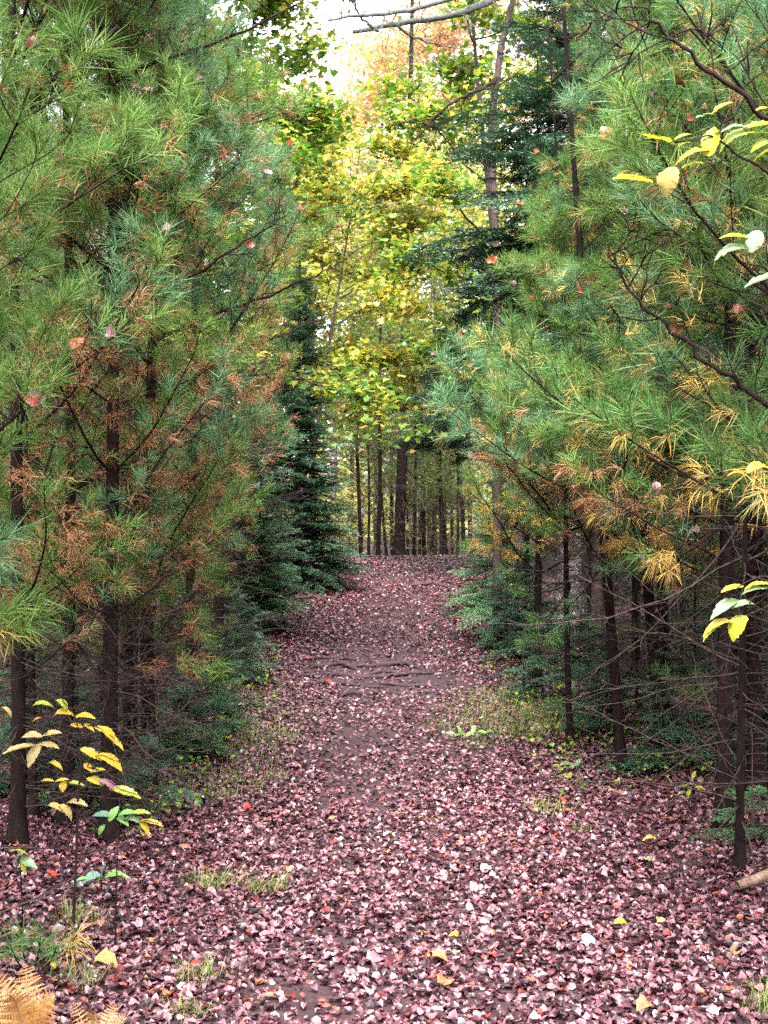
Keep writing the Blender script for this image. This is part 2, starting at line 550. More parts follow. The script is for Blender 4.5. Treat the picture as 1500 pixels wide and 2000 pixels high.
# ------------------------------------------------------------------ pine branches (shared meshes)
def pine_branch(seed, L, near=True, bare=0.0, dead_frac=0.3):
    """A white pine branch along +X, turned up at its end: wood and needles (0 green, 1 dead)."""
    rng = np.random.default_rng(seed)
    wood, ndl = MB(), MB()
    n = 14
    main = curve_pts((0, 0, 0), (1, rng.normal(0, 0.06), -0.08), L, n, rng, bend=(0, rng.normal(0, 0.2), 0.42), wob=0.16)
    r0 = 0.0095 * (L / 1.4)
    wood.add(*tube(main, np.linspace(r0, 0.0022, n), 5 if near else 3))
    GP, GD, DP, DD = [], [], [], []
    tan = unit(np.gradient(main, axis=0))

    def tip_tufts(pts, green=True, k=3):
        tn = unit(np.gradient(pts, axis=0))
        L_ = np.linalg.norm(np.diff(pts, axis=0), axis=1).sum()
        for q in range(k):
            f = 1 - q * min(0.055 / max(L_, 0.05), 0.3)
            i = f * (len(pts) - 1)
            a = int(min(i, len(pts) - 2))
            p = pts[a] + (pts[a + 1] - pts[a]) * (i - a)
            if green:
                GP.append(p); GD.append(tn[a])
            else:
                DP.append(p); DD.append(tn[a])

    def twig(p, d, ln, depth):
        m = 6 if near else 4
        pts = curve_pts(p, d, ln, m, rng, bend=(0, 0, 0.45), wob=0.3)
        wood.add(*tube(pts, np.linspace(0.0011 + 0.0028 * ln, 0.0011, m), 4 if near else 3, cap=False))
        alive = rng.random() > bare
        if alive:
            tip_tufts(pts, True, 2)
        if rng.random() < dead_frac:
            f = rng.uniform(0.3, 0.75)
            i = f * (m - 1)
            a = int(i)
            DP.append(pts[a] + (pts[a + 1] - pts[a]) * (i - a))
            DD.append(unit(d + np.array([0, 0, -0.5])))
            if rng.random() < 0.5:
                DP.append(DP[-1] - unit(d) * 0.05)
                DD.append(DD[-1])
        if depth > 0 and ln > 0.16:
            for f in np.arange(0.35, 0.95, 0.16 / max(ln, 0.3)):
                for s in (-1, 1):
                    if rng.random() < 0.45:
                        i = f * (m - 1)
                        a = int(i)
                        q = pts[a] + (pts[min(a + 1, m - 1)] - pts[a]) * (i - a)
                        tg = unit(pts[min(a + 1, m - 1)] - pts[max(a - 1, 0)])
                        side = unit(np.cross(tg, (0, 0, 1))) * s
                        twig(q, tg * 0.75 + side * rng.uniform(0.5, 0.9) + np.array([0, 0, rng.uniform(-0.15, 0.35)]), ln * rng.uniform(0.30, 0.5) * (1.15 - f * 0.4), depth - 1)

    tip_tufts(main, True, 5)
    f = 0.22
    while f < 0.96:
        for s in (-1, 1):
            for rep in range(2 if rng.random() < 0.35 else 1):
                i = f * (n - 1)
                a = int(i)
                q = main[a] + (main[a + 1] - main[a]) * (i - a)
                side = unit(np.cross(tan[a], (0, 0, 1))) * s
                ln = L * (0.13 + 0.42 * (1 - f) * min(1, f / 0.35)) * rng.uniform(0.65, 1.15)
                twig(q, tan[a] * rng.uniform(0.6, 1.0) + side * rng.uniform(0.6, 1.0) + np.array([0, 0, rng.uniform(-0.25, 0.4)]), ln, 2 if near else 1)
        f += 0.135 / (L / 1.4) * rng.uniform(0.8, 1.3)
    GP, GD = np.array(GP).reshape(-1, 3), np.array(GD).reshape(-1, 3)
    DP, DD = np.array(DP).reshape(-1, 3), np.array(DD).reshape(-1, 3)
    if near:
        needle_tufts(ndl, GP, GD, 21, 0.112, rng, 0, 0.0026, (15, 70), 0.10)
        needle_tufts(ndl, DP, DD, 26, 0.09, rng, 1, 0.0024, (15, 75), 0.75)
    else:
        k = rng.random(len(GP)) < 0.8
        needle_tufts_lod(ndl, GP[k], GD[k], 9, 0.11, rng, 0, 0.0065, (20, 80), 0.15)
        if len(DP):
            needle_tufts_lod(ndl, DP, DD, 6, 0.09, rng, 1, 0.006, (20, 85), 0.6)
    TUFTS[seed] = GP
    return wood.arrays(), ndl.arrays()


TUFTS = {}
CATCH = []                              # places of twig ends, where falling leaves can lodge


def dead_branch(seed, L, sides=4):
    """A bare dead branch along +X that sags and lifts, with thin side twigs."""
    rng = np.random.default_rng(seed)
    mb = MB()
    n = 10
    main = curve_pts((0, 0, 0), (1, rng.normal(0, 0.15), rng.uniform(-0.35, 0.1)), L, n, rng, bend=(0, rng.normal(0, 0.5), rng.uniform(-0.3, 0.55)), wob=0.28)
    mb.add(*tube(main, np.linspace(0.0055 * L / 1.1, 0.0012, n), sides))
    for i in range(2, n - 1):
        for s in (-1, 1):
            if rng.random() < 0.7:
                tg = unit(main[i + 1] - main[i])
                side = unit(np.cross(tg, (0, 0, 1))) * s
                ln = L * rng.uniform(0.12, 0.42) * (1.1 - i / n)
                tw = curve_pts(main[i], tg * 0.7 + side * rng.uniform(0.4, 1) + np.array([0, 0, rng.uniform(-0.5, 0.5)]), ln, 6, rng, bend=(0, 0, rng.uniform(-0.5, 0.7)), wob=0.4)
                mb.add(*tube(tw, np.linspace(0.0024, 0.0009, 6), 3, cap=False))
                if rng.random() < 0.6:
                    t2 = curve_pts(tw[3], unit(tw[4] - tw[3]) + rng.normal(0, 0.6, 3), ln * 0.5, 4, rng, wob=0.4)
                    mb.add(*tube(t2, np.linspace(0.0015, 0.0008, 4), 3, cap=False))
    return mb.arrays()


NEAR_LEN = [1.35, 1.5, 1.25, 1.6, 1.4, 1.3, 1.7, 1.45, 1.2, 1.55]
BR = []
for k, L_ in enumerate(NEAR_LEN):
    wd, nd = pine_branch(100 + k, L_, True, bare=0.12, dead_frac=0.20)
    BR.append((tri_mesh('pine_branch', *wd, [M['twig_dark']], True), tri_mesh('pine_needles', *nd, [M['needle_left'], M['needle_russet']]), L_, TUFTS[100 + k]))
BRD = []                                # branches hung with dead needles, hardly any green
for k in range(4):
    L_ = [1.25, 1.1, 1.4, 1.0][k]
    wd, nd = pine_branch(250 + k, L_, True, bare=0.86, dead_frac=0.62)
    BRD.append((tri_mesh('dead_needle_branch', *wd, [M['twig_dark']], True), tri_mesh('dead_needles', *nd, [M['needle_left'], M['needle_russet']]), L_, TUFTS[250 + k]))
BRB = []                                # sparse lower branches, mostly bare twigs and dead needles
for k in range(6):
    L_ = [1.2, 1.35, 1.0, 1.5, 1.1, 1.3][k]
    wd, nd = pine_branch(200 + k, L_, True, bare=0.62, dead_frac=0.34)
    BRB.append((tri_mesh('sparse_branch', *wd, [M['twig_dark']], True), tri_mesh('sparse_needles', *nd, [M['needle_left'], M['needle_russet']]), L_, TUFTS[200 + k]))
DEAD = [tri_mesh('dead_branch', *dead_branch(300 + k, [1.0, 1.2, 0.8, 1.1, 0.9, 1.3, 0.7, 1.0][k]), [M['twig_dead']], True) for k in range(8)]
FAR_BR = [pine_branch(400 + k, 1.4, False, bare=0.1, dead_frac=0.22) for k in range(5)]
FAR_DEAD = [dead_branch(500 + k, 1.0, 3) for k in range(4)]


def trunk_axis(H, lean, seed):
    rng = np.random.default_rng(seed)
    a = rng.uniform(0, 6.28, 4)
    amp = rng.uniform(0.3, 1.0, 2) * 0.028

    def p(h):
        return np.array([lean[0] * h + amp[0] * math.sin(h * 1.1 + a[0]) - amp[0] * math.sin(a[0]), lean[1] * h + amp[1] * math.sin(h * 0.9 + a[1]) - amp[1] * math.sin(a[1]), h])
    return p


def trunk_mesh(name, H, r, p, mat, sides=9, flare=1.7, seed=0):
    hs_ = np.concatenate([[-0.12, 0.0, 0.08, 0.25], np.linspace(0.5, H, max(8, int(H * 2.2)))])
    pts = np.array([p(max(h, 0)) + (np.array([0, 0, h]) if h < 0 else 0) for h in hs_])
    rad = r * (1 - 0.82 * np.clip(hs_, 0, H) / H)
    rad[:2] *= flare
    rad[2] *= 1.3
    rng = np.random.default_rng(seed)
    rad = rad * (1 + rng.normal(0, 0.035, len(rad)))
    v, t = tube(pts, rad, sides)
    return tri_mesh(name, v, t, np.zeros(len(t)), [mat], True)


XL = lambda y: np.interp(y, [-200, 0, 200, 400, 520, 620, 800, 900, 1000, 1150, 1300], [440, 500, 560, 620, 690, 660, 640, 560, 520, 500, 480])
XR = lambda y: np.interp(y, [-200, 0, 200, 400, 600, 750, 900, 1000, 1100, 1300], [1120, 1130, 1130, 1050, 950, 870, 880, 920, 950, 1010])


def clear_of_path(side, base, att, R, L):
    """True when a branch keeps out of the open corridor over the path."""
    for f in (0.55, 0.8, 1.0):
        tip = base + att + R @ np.array([L * f * 0.95, 0, L * f * f * 0.20])
        if np.linalg.norm(tip - np.array([0, 0, EYE])) < 0.95:
            return False
        if abs(tip[0]) < 0.5 and tip[1] < 4.0 and tip[2] < 3.4:
            return False
        if tip[1] > 0.4:
            px, py = project(tip)
            if side < 0 and px > XL(py) - 25:
                return False
            if side > 0 and px < XR(py) + 25:
                return False
    return True


NP, MARK = {}, []
SHORT = {3: 'the pine nearest the left edge', 4: 'the second left pine', 5: 'the thickest left trunk', 6: 'the pine with the pinkish foot', 7: 'the left pine beyond the seedlings',
         9: 'the pine before the left hemlocks', 23: 'the stout black trunk', 24: 'the pine at the right edge', 25: 'the slim leaning pine', 26: 'the tilted bent pine', 27: 'the thin pole by the verge',
         28: 'the pine behind the right verge', 30: 'the right pine beyond the roots'}


def behind(x, y, side):
    """The named trunk that a tree of the thicket stands behind, as seen from the path."""
    c = [m for m in MARK if m[3] and m[1] * side > 0]
    px = 750 + F * x / max(y, 0.5)
    return min(c, key=lambda m: abs(m[0] - px))[3]


def near_pine(x, y, H, r, label, side, lean=(0, 0), live=1.7, n_dead=14, seed=0, mats=None, dens=1.0, dead_low=0.15, sparse_to=None, path_bias=0.5, top=5.5):
    rng = np.random.default_rng(seed + 1000)
    H = H * 0.78
    n_dead = int(n_dead * (2.4 if side < 0 else 1.5))
    base = np.array([x, y, float(gz(x, y))])
    t = thing('pine_tree', label, 'pine tree', base, 'young pines along the path')
    NP[seed] = t
    MARK.append((750 + F * x / max(y, 0.5), x, y, SHORT.get(seed)))
    p = trunk_axis(H, lean, seed)
    obj('trunk', trunk_mesh('pine_trunk', H, r, p, M['bark_pine'], seed=seed), t)
    for k in range(n_dead):
        h = rng.uniform(dead_low, live + 0.25)
        for tr in range(4):
            az = rng.uniform(0, 2 * math.pi)
            if rng.random() < 0.35:
                az = (0 if side < 0 else math.pi) + rng.normal(0, 0.8)
            el = rng.normal(0.0, 0.25)
            s = rng.uniform(0.4, 0.85)
            R = np.array(Euler((0, -el, az)).to_matrix())
            if clear_of_path(side, base, p(h), R, 1.0 * s):
                obj('dead_branch', DEAD[rng.integers(len(DEAD))], t, p(h), (rng.uniform(-0.5, 0.5), -el, az), s)
                break
    h = live
    sparse_to = live + 0.5 if sparse_to is None else sparse_to
    while h < min(H - 0.2, top):
        nb = rng.integers(3, 5)
        a0 = rng.uniform(0, 6.28)
        for b in range(max(2, int(round(nb * dens * (0.56 if side < 0 and h < sparse_to else 1.0))))):
            for tr in range(5):
                az = a0 + b * 2 * math.pi / nb + rng.normal(0, 0.3)
                if tr > 1 or rng.random() < path_bias * 0.5:
                    az = (0 if side < 0 else math.pi) + rng.normal(0, 0.9)
                el = math.radians(rng.uniform(14, 42))
                lib = BR
                if h < sparse_to:
                    q = rng.random()
                    lib = (BRB if q < 0.62 else BRD if q < 0.88 else BR) if side < 0 else (BRB if q < 0.6 else BRD if q < 0.72 else BR)
                wm, nm, L_, tf = lib[rng.integers(len(lib))]
                sc = (1.05 - 0.10 * max(0, h - live)) * rng.uniform(0.75, 1.12) * (0.8 ** max(0, tr - 2))
                sc = max(sc, 0.4)
                R = np.array(Euler((0, -el, az)).to_matrix())
                if clear_of_path(side, base, p(h), R, L_ * sc):
                    eu = (rng.uniform(-0.35, 0.35), -el, az)
                    br = obj('branch', wm, t, p(h), eu, sc)
                    CATCH.append(base + p(h) + (tf @ np.array(Euler(eu).to_matrix()).T) * sc)
                    nd = obj('needles', nm, br)
                    set_mats(nd, mats[rng.integers(len(mats))])
                    break
        h += rng.uniform(0.27, 0.42)
    if H > top + 0.6:                   # the upper crown, above the picture
        obj('crown', CROWN_TOP[seed % len(CROWN_TOP)], t, p(top), (0, 0, rng.uniform(0, 6)), 1.0)
    return t


def xform(arr, R, off, s):
    return (arr @ R.T) * s + off


def crown_meshes(seed, H, live, r_max, mats, wood=True, per_m=10, taper=True):
    """A whole crown of coarse branches in one mesh, wood in slot 2."""
    rng = np.random.default_rng(seed)
    mb = MB()
    h = live
    while h < H - 0.15:
        f = (h - live) / max(H - live, 0.1)
        for b in range(max(2, int(per_m * 0.4))):
            wd, nd = FAR_BR[rng.integers(len(FAR_BR))]
            az = rng.uniform(0, 6.28)
            el = math.radians(rng.uniform(10, 35) + 20 * f)
            s = r_max / 1.4 * (1 - 0.75 * f) * rng.uniform(0.7, 1.15)
            R = np.array(Euler((rng.uniform(-0.3, 0.3), -el, az)).to_matrix())
            off = np.array([0, 0, h + rng.uniform(-0.08, 0.08)])
            mb.add(xform(nd[0], R, off, s), nd[1], nd[2])
            if wood:
                mb.add(xform(wd[0], R, off, s), wd[1], 2)
        h += 0.36
    return mb.mesh('pine_crown', mats)


CROWN_TOP = [crown_meshes(700 + k, 2.6, 0.0, 1.0, [M['needle_far'], M['needle_russet'], M['twig_dark']], per_m=9) for k in range(2)]

LM = [(M['needle_left'], M['needle_russet'])] * 3 + [(M['needle_teal'], M['needle_russet'])]
RM = [(M['needle_right'], M['needle_gold']), (M['needle_right'], M['needle_gold']), (M['needle_teal'], M['needle_gold']), (M['needle_left'], M['needle_russet'])]


def pine_at(px, py, **k):
    b = on_ground(px, py)
    return near_pine(b[0], b[1], **k)


# left side
near_pine(-1.75, 1.25 * K, 7.0, 0.045, 'young pine whose green branches reach in across the upper left corner', -1, live=1.7, n_dead=4, seed=1, mats=LM, dens=0.6, sparse_to=1.8)
near_pine(-1.62, 2.35 * K, 7.0, 0.042, 'young pine at the left edge with tufts hanging above the yellow leaved sapling', -1, live=1.1, n_dead=12, seed=2, mats=LM, sparse_to=2.1, dens=0.7)
pine_at(34, 1650, H=7.5, r=0.036, label='straight dark pine trunk nearest the left edge, behind the yellow leaved sapling', side=-1, live=0.75, seed=3, mats=LM, n_dead=16, sparse_to=2.6)
pine_at(128, 1610, H=7.2, r=0.034, label='slender pine second from the left edge, its trunk reddened by dead needles', side=-1, live=0.95, seed=4, mats=LM, n_dead=16, sparse_to=2.6)
pine_at(212, 1640, H=7.4, r=0.041, label='thickest pine trunk behind the yellow leaved sapling on the left', side=-1, live=0.7, seed=5, mats=LM, n_dead=16, sparse_to=2.6)
pine_at(291, 1545, H=7.6, r=0.043, label='upright pine with a pinkish brown foot, right beside the left leaf litter', side=-1, live=0.65, seed=6, mats=LM, n_dead=20, lean=(0.01, 0), sparse_to=2.6)
pine_at(372, 1425, H=7.0, r=0.04, label='pine beyond the low green seedlings on the left, with drooping dead twigs', side=-1, live=0.8, seed=7, mats=LM, n_dead=16, sparse_to=2.6)
pine_at(250, 1450, H=7.5, r=0.04, label='dark pine half hidden between two trunks in the left thicket', side=-1, live=0.9, seed=8, mats=LM, n_dead=14, sparse_to=2.6)
pine_at(425, 1330, H=7.2, r=0.045, label='pine standing just in front of the left hemlocks', side=-1, live=0.6, seed=9, mats=LM, n_dead=14, sparse_to=2.6)
# right side
near_pine(1.78, 1.35 * K, 7.0, 0.045, 'young pine just right of the camera, its dark limb slanting across the upper right corner', 1, live=1.75, n_dead=4, seed=21, mats=RM)
near_pine(1.75, 2.5 * K, 7.0, 0.045, 'young pine just outside the right edge with golden tufts beside the yellow leaves', 1, live=1.35, n_dead=12, seed=22, mats=RM, sparse_to=1.55)
pine_at(1415, 1618, H=7.6, r=0.042, label='stout black pine trunk on the right with pale dead twigs at its foot', side=1, live=1.3, seed=23, mats=RM, n_dead=20, sparse_to=1.55)
pine_at(1476, 1560, H=7.5, r=0.044, label='dark pine at the right edge behind the stout black trunk', side=1, live=1.1, seed=24, mats=RM, n_dead=14, sparse_to=1.55)
pine_at(1215, 1508, H=7.4, r=0.034, label='slim pine leaning towards the path, its bare foot set in red leaf litter', side=1, live=1.25, seed=25, mats=RM, n_dead=20, lean=(-0.075, 0), sparse_to=1.55)
pine_at(1295, 1455, H=7.4, r=0.042, label='pine with a tilted bent trunk between the slim leaning pine and the stout black one', side=1, live=1.2, seed=26, mats=RM, n_dead=18, lean=(-0.07, 0.02), sparse_to=1.55)
pine_at(1114, 1458, H=6.6, r=0.022, label='thin dark pine pole beside the right grass verge', side=1, live=1.45, seed=27, mats=RM, n_dead=14, lean=(-0.035, 0), sparse_to=1.55)
pine_at(1050, 1340, H=7.2, r=0.036, label='pine behind the right grass verge, its bright green branches hanging over the path', side=1, live=1.0, seed=28, mats=RM, n_dead=14, sparse_to=1.55)
pine_at(1240, 1340, H=7.4, r=0.04, label='dark pine deep in the right thicket behind the slim leaning pine', side=1, live=1.2, seed=29, mats=RM, n_dead=14, sparse_to=1.55)
pine_at(1030, 1232, H=7.0, r=0.04, label='pine at the right edge of the path beyond the surface roots', side=1, live=0.9, seed=30, mats=RM, n_dead=12, sparse_to=1.55)

# ------------------------------------------------------------------ pines further back (shared crowns)
FARV = []
for k in range(5):
    H = [8.5, 9.5, 10.5, 9.0, 11.0][k]
    live = [2.3, 2.8, 3.2, 2.0, 3.0][k]
    p = trunk_axis(H, (RNG.normal(0, 0.012), RNG.normal(0, 0.012)), 900 + k)
    tm = trunk_mesh('far_pine_trunk', H, 0.055 + 0.012 * k, p, M['bark_pine'], 7, seed=k)
    mb = MB()
    rng = np.random.default_rng(920 + k)
    for q in range(52):
        v, t_, m_ = FAR_DEAD[rng.integers(4)]
        h = rng.uniform(0.3, live + 0.5)
        R = np.array(Euler((0, -rng.normal(0, 0.25), rng.uniform(0, 6.28))).to_matrix())
        mb.add(xform(v, R, p(h), rng.uniform(0.8, 1.5)), t_)
    dm = mb.mesh('far_dead_twigs', [M['twig_dead']])
    cm = crown_meshes(940 + k, H, live, 1.4, [M['needle_far'], M['needle_russet'], M['twig_dark']], per_m=10)
    FARV.append((tm, dm, cm))


def far_pine(x, y, k, label, group, s=1.0, rz=0.0):
    t = thing('pine_tree', label, 'pine tree', (x, y, float(gz(x, y))), group, rz)
    t.scale = (s, s, s)
    tm, dm, cm = FARV[k % 5]
    obj('trunk', tm, t)
    tag(obj('dead_twigs', dm, t), kind='stuff')
    obj('crown', cm, t)
    return t


rng = np.random.default_rng(55)
spots = []


def try_spot(x, y, dmin):
    for a, b in spots:
        if (a - x) ** 2 + (b - y) ** 2 < dmin * dmin:
            return False
    spots.append((x, y))
    return True


for side in (-1, 1):
    n = 0
    for tr in range(4000):
        y = rng.uniform(5.5, 42)
        x = side * rng.uniform(2.5, 13)
        if abs(x) > 3.4 + 0.34 * y:
            continue
        if y > 20 and abs(x) < 3.2:
            continue
        if (side > 0 and y < 17 and x < 1.5 + 0.16 * y) or (side < 0 and y < 15 and -x < 1.4 + 0.12 * y):
            continue
        if not try_spot(x, y, 0.95):
            continue
        far_pine(x, y, int(rng.integers(5)), 'slender dark pine deep in the %s thicket, behind %s' % ('left' if side < 0 else 'right', behind(x, y, side)),
                 'pines in the left thicket' if side < 0 else 'pines in the right thicket', rng.uniform(0.75, 1.1), rng.uniform(0, 6.28))
        n += 1
        if n >= 100:
            break
# beside and behind the viewer, so that the wood closes round the path
BEHIND = [(-3.4, 0.8), (-2.9, -1.2), (-4.6, 3.4), (3.3, 0.7), (2.9, -1.3), (4.4, 3.5)]
rng2 = np.random.default_rng(12)
for k in range(26):
    BEHIND.append((float((-1) ** k * rng2.uniform(2.0, 6.0)), float(-2.5 - 0.75 * k + rng2.normal(0, 0.3))))
for (x, y) in BEHIND:
    far_pine(x, y, int(rng.integers(5)), 'pine standing beside the path behind the viewer', 'pines behind the viewer', 0.85, rng.uniform(0, 6))

# low saplings that fill the thicket between the trunks
THICK = []
for k in range(3):
    H = [2.2, 2.8, 1.7][k]
    p = trunk_axis(H, (0, 0), 980 + k)
    THICK.append((trunk_mesh('pine_sapling_trunk', H, 0.018, p, M['bark_pine'], 6, seed=k),
                  crown_meshes(985 + k, H, 0.25, [0.95, 1.1, 0.8][k], [M['needle_far'], M['needle_russet'], M['twig_dead']], per_m=8)))
rng = np.random.default_rng(56)
for side in (-1, 1):
    n = 0
    for tr in range(4000):
        y = rng.uniform(7.5, 34)
        x = side * (1.75 + 7 * rng.random() ** 1.5)
        if abs(x) > 2.4 + 0.27 * y or (abs(x) < 2.9 and y > 15) or (side > 0 and x < 1.2 + 0.1 * y):
            continue
        if not try_spot(x, y, 0.75):
            continue
        k = int(rng.integers(3))
        t = thing('pine_sapling', 'scrubby low pine sapling in the %s thicket, behind %s' % ('left' if side < 0 else 'right', behind(x, y, side)), 'pine sapling', (x, y, float(gz(x, y))),
                  'scrubby saplings in the %s thicket' % ('left' if side < 0 else 'right'), rng.uniform(0, 6.28))
        t.scale = (rng.uniform(0.7, 1.1),) * 3
        obj('trunk', THICK[k][0], t)
        obj('crown', THICK[k][1], t)
        n += 1
        if n >= 60:
            break

# dead poles bristling with bare twigs
POLES = []
for k in range(4):
    H = [2.6, 3.2, 2.2, 2.9][k]
    p = trunk_axis(H, (RNG.normal(0, 0.05), 0), 1180 + k)
    rng = np.random.default_rng(1190 + k)
    mb = MB()
    for q in range(44):
        v, t_, m_ = dead_branch(1200 + 50 * k + q, rng.uniform(0.5, 1.2), 4) if q < 16 else FAR_DEAD[rng.integers(4)]
        h = rng.uniform(0.1, H)
        mb.add(xform(v, np.array(Euler((0, -rng.normal(0.05, 0.35), rng.uniform(0, 6.28))).to_matrix()), p(h), rng.uniform(0.7, 1.1)), t_)
    POLES.append((trunk_mesh('dead_pole', H, 0.016 + 0.004 * k, p, M['bark_pine'], 6, seed=k), mb.mesh('dead_pole_twigs', [M['twig_dead']])))
rng = np.random.default_rng(57)
for side in (-1, 1):
    n = 0
    for tr in range(4000):
        y = 5.6 + 16 * rng.random() ** 1.3
        x = side * (1.45 + 3.2 * rng.random())
        if abs(x) > 1.2 + 0.3 * y or (side > 0 and x < 1.0 + 0.09 * y) or not try_spot(x, y, 0.45):
            continue
        k = int(rng.integers(4))
        t = thing('dead_sapling', 'dead pole of bare twigs in the %s thicket, near %s' % ('left' if side < 0 else 'right', behind(x, y, side)), 'dead sapling', (x, y, float(gz(x, y))),
                  'dead poles in the %s thicket' % ('left' if side < 0 else 'right'), rng.uniform(0, 6.28))
        obj('trunk', POLES[k][0], t)
        tag(obj('dead_twigs', POLES[k][1], t), kind='stuff')
        n += 1
        if n >= 42:
            break

# the far stand that closes the path: (px, distance, scale, lean)
FAR_STAND = [(705, 17.0, 0.75, 'left'), (720, 18.5, 0.6, 'x'), (738, 16.4, 0.95, 'x'), (757, 19.5, 0.6, 'x'), (766, 20.5, 0.55, 'x'), (779, 17.5, 1.35, 'x'), (797, 20.0, 0.6, 'x'), (808, 19.0, 0.65, 'x'), (818, 21.5, 0.7, 'x'),
             (829, 19.5, 0.7, 'x'), (838, 22.0, 0.6, 'x'), (846, 20.5, 0.65, 'x'), (862, 17.4, 0.6, 'x'), (874, 18.6, 0.62, 'x'), (885, 20.0, 0.6, 'x'), (893, 17.2, 0.7, 'x'), (906, 19.0, 0.7, 'x')]
FS_LABEL = {705: 'leaning pine trunk first in the stand beyond the crest, beside the bright gap', 738: 'tall dark pine trunk between the bright gap and the thickest far trunk', 779: 'thickest dark pine trunk in the stand beyond the crest of the path'}
for px, d, s, _ in FAR_STAND:
    far_pine((px - 750) / 1500 * d, d * K, 4 if px == 779 else int(rng.integers(4)), FS_LABEL.get(px, 'thin dark pine pole in the far stand, ' + ('beside the bright gap' if px < 738 else 'between the tall trunk and the thickest one' if px < 779 else 'just right of the thickest trunk' if px < 848 else 'close to the right pine branches')), 'far pine stand beyond the crest', s, rng.uniform(0, 6.28)).rotation_euler.rotate_axis('X', rng.normal(0, 0.045))

# ------------------------------------------------------------------ hemlocks
def hemlock_branch(seed, L, pitch=0.0045, size=0.013):
    rng = np.random.default_rng(seed)
    wood, ndl = MB(), MB()
    n = 12
    main = curve_pts((0, 0, 0), (1, 0, 0.15), L, n, rng, bend=(0, rng.normal(0, 0.2), -0.5), wob=0.12)
    wood.add(*tube(main, np.linspace(0.008 * L, 0.001, n), 4))
    segs = [main[3:]]
    tan = unit(np.gradient(main, axis=0))
    f = 0.12
    while f < 0.97:
        for s in (-1, 1):
            i = f * (n - 1)
            a = int(i)
            q = main[a] + (main[a + 1] - main[a]) * (i - a)
            side = unit(np.cross(tan[a], (0, 0, 1))) * s
            ln = L * (0.05 + 0.38 * (1 - f) * min(1, f / 0.25)) * rng.uniform(0.7, 1.2)
            tw = curve_pts(q, tan[a] * 0.75 + side * 0.8 + np.array([0, 0, rng.normal(0, 0.12)]), ln, 6, rng, bend=(0, 0, -0.35), wob=0.2)
            wood.add(*tube(tw, np.linspace(0.002, 0.0008, 6), 3, cap=False))
            segs.append(tw)
            for g_ in np.arange(0.25, 0.95, 0.05 / max(ln, 0.06)):
                for s2 in (-1, 1):
                    if rng.random() < 0.8:
                        j = g_ * 5
                        b = int(j)
                        q2 = tw[b] + (tw[b + 1] - tw[b]) * (j - b)
                        tg = unit(tw[b + 1] - tw[b])
                        sd = unit(np.cross(tg, (0, 0, 1))) * s2
                        l2 = ln * 0.32 * (1.1 - g_ * 0.6) * rng.uniform(0.6, 1.2)
                        segs.append(curve_pts(q2, tg * 0.7 + sd * 0.8 + np.array([0, 0, rng.normal(0, 0.12)]), max(l2, 0.03), 4, rng, bend=(0, 0, -0.3), wob=0.2))
        f += 0.055 / L * rng.uniform(0.8, 1.25)
    B, D = [], []
    for sg in segs:
        ln = np.linalg.norm(np.diff(sg, axis=0), axis=1)
        cum = np.concatenate([[0], np.cumsum(ln)])
        s = np.arange(0, cum[-1], pitch)
        if len(s) == 0:
            continue
        P = np.stack([np.interp(s, cum, sg[:, c]) for c in range(3)], -1)
        tg = unit(np.gradient(P, axis=0)) if len(P) > 1 else np.tile(unit(sg[-1] - sg[0]), (1, 1))
        sd = unit(np.cross(tg, np.array([0, 0, 1.0]))) * np.where(np.arange(len(s)) % 2 == 0, 1, -1)[:, None]
        B.append(P)
        D.append(unit(tg * 0.45 + sd + rng.normal(0, 0.22, P.shape)))
    B, D = np.concatenate(B), np.concatenate(D)
    up = np.array([0, 0, 1.0]) + rng.normal(0, 0.35, B.shape)
    wv = unit(np.cross(D, up)) * size * 0.17
    tip = B + D * (size * rng.uniform(0.75, 1.15, len(B)))[:, None]
    mid = B + D * size * 0.5
    v = np.stack([B, mid - wv, mid + wv, tip], 1).reshape(-1, 3)
    o = (np.arange(len(B)) * 4)[:, None]
    ndl.add(v, np.concatenate([o + np.array([[0, 1, 2]]), o + np.array([[1, 3, 2]])]))
    return wood.arrays(), ndl.arrays()


HB = [hemlock_branch(600 + k, 1.0, 0.0075, 0.028) for k in range(5)]
HBM = [(tri_mesh('hemlock_branch', *a, [M['twig_dark']], True), tri_mesh('hemlock_needles', *b, [M['hemlock']])) for a, b in HB]


def hemlock(x, y, H, R0, label, h0=0.15, r=0.05, mat='hemlock', seed=0, step=0.13, per=5, az_fn=None, lean=(0, 0), group=None):
    rng = np.random.default_rng(seed + 3000)
    base = np.array([x, y, float(gz(x, y))])
    t = thing('hemlock_tree', label, 'hemlock tree', base, group)
    p = trunk_axis(H, lean, seed + 77)
    obj('trunk', trunk_mesh('hemlock_trunk', H, r, p, M['bark_dark'], 7, seed=seed), t)
    h = h0
    while h < H - 0.05:
        f = (h - h0) / (H - h0)
        for b in range(per):
            wm, nm = HBM[rng.integers(5)]
            az = rng.uniform(0, 6.28)
            el = math.radians(rng.uniform(-14, 14) + 25 * f)
            s = R0 * (1 - f) ** 0.8 * rng.uniform(0.7, 1.1) + 0.08
            if az_fn and not az_fn(base + p(h), az, s):
                continue
            br = obj('branch', wm, t, p(h), (rng.uniform(-0.3, 0.3), -el, az), s)
            nd = obj('needles', nm, br)
            if mat != 'hemlock':
                set_mats(nd, [M[mat]])
        h += step * rng.uniform(0.8, 1.2)
    return t


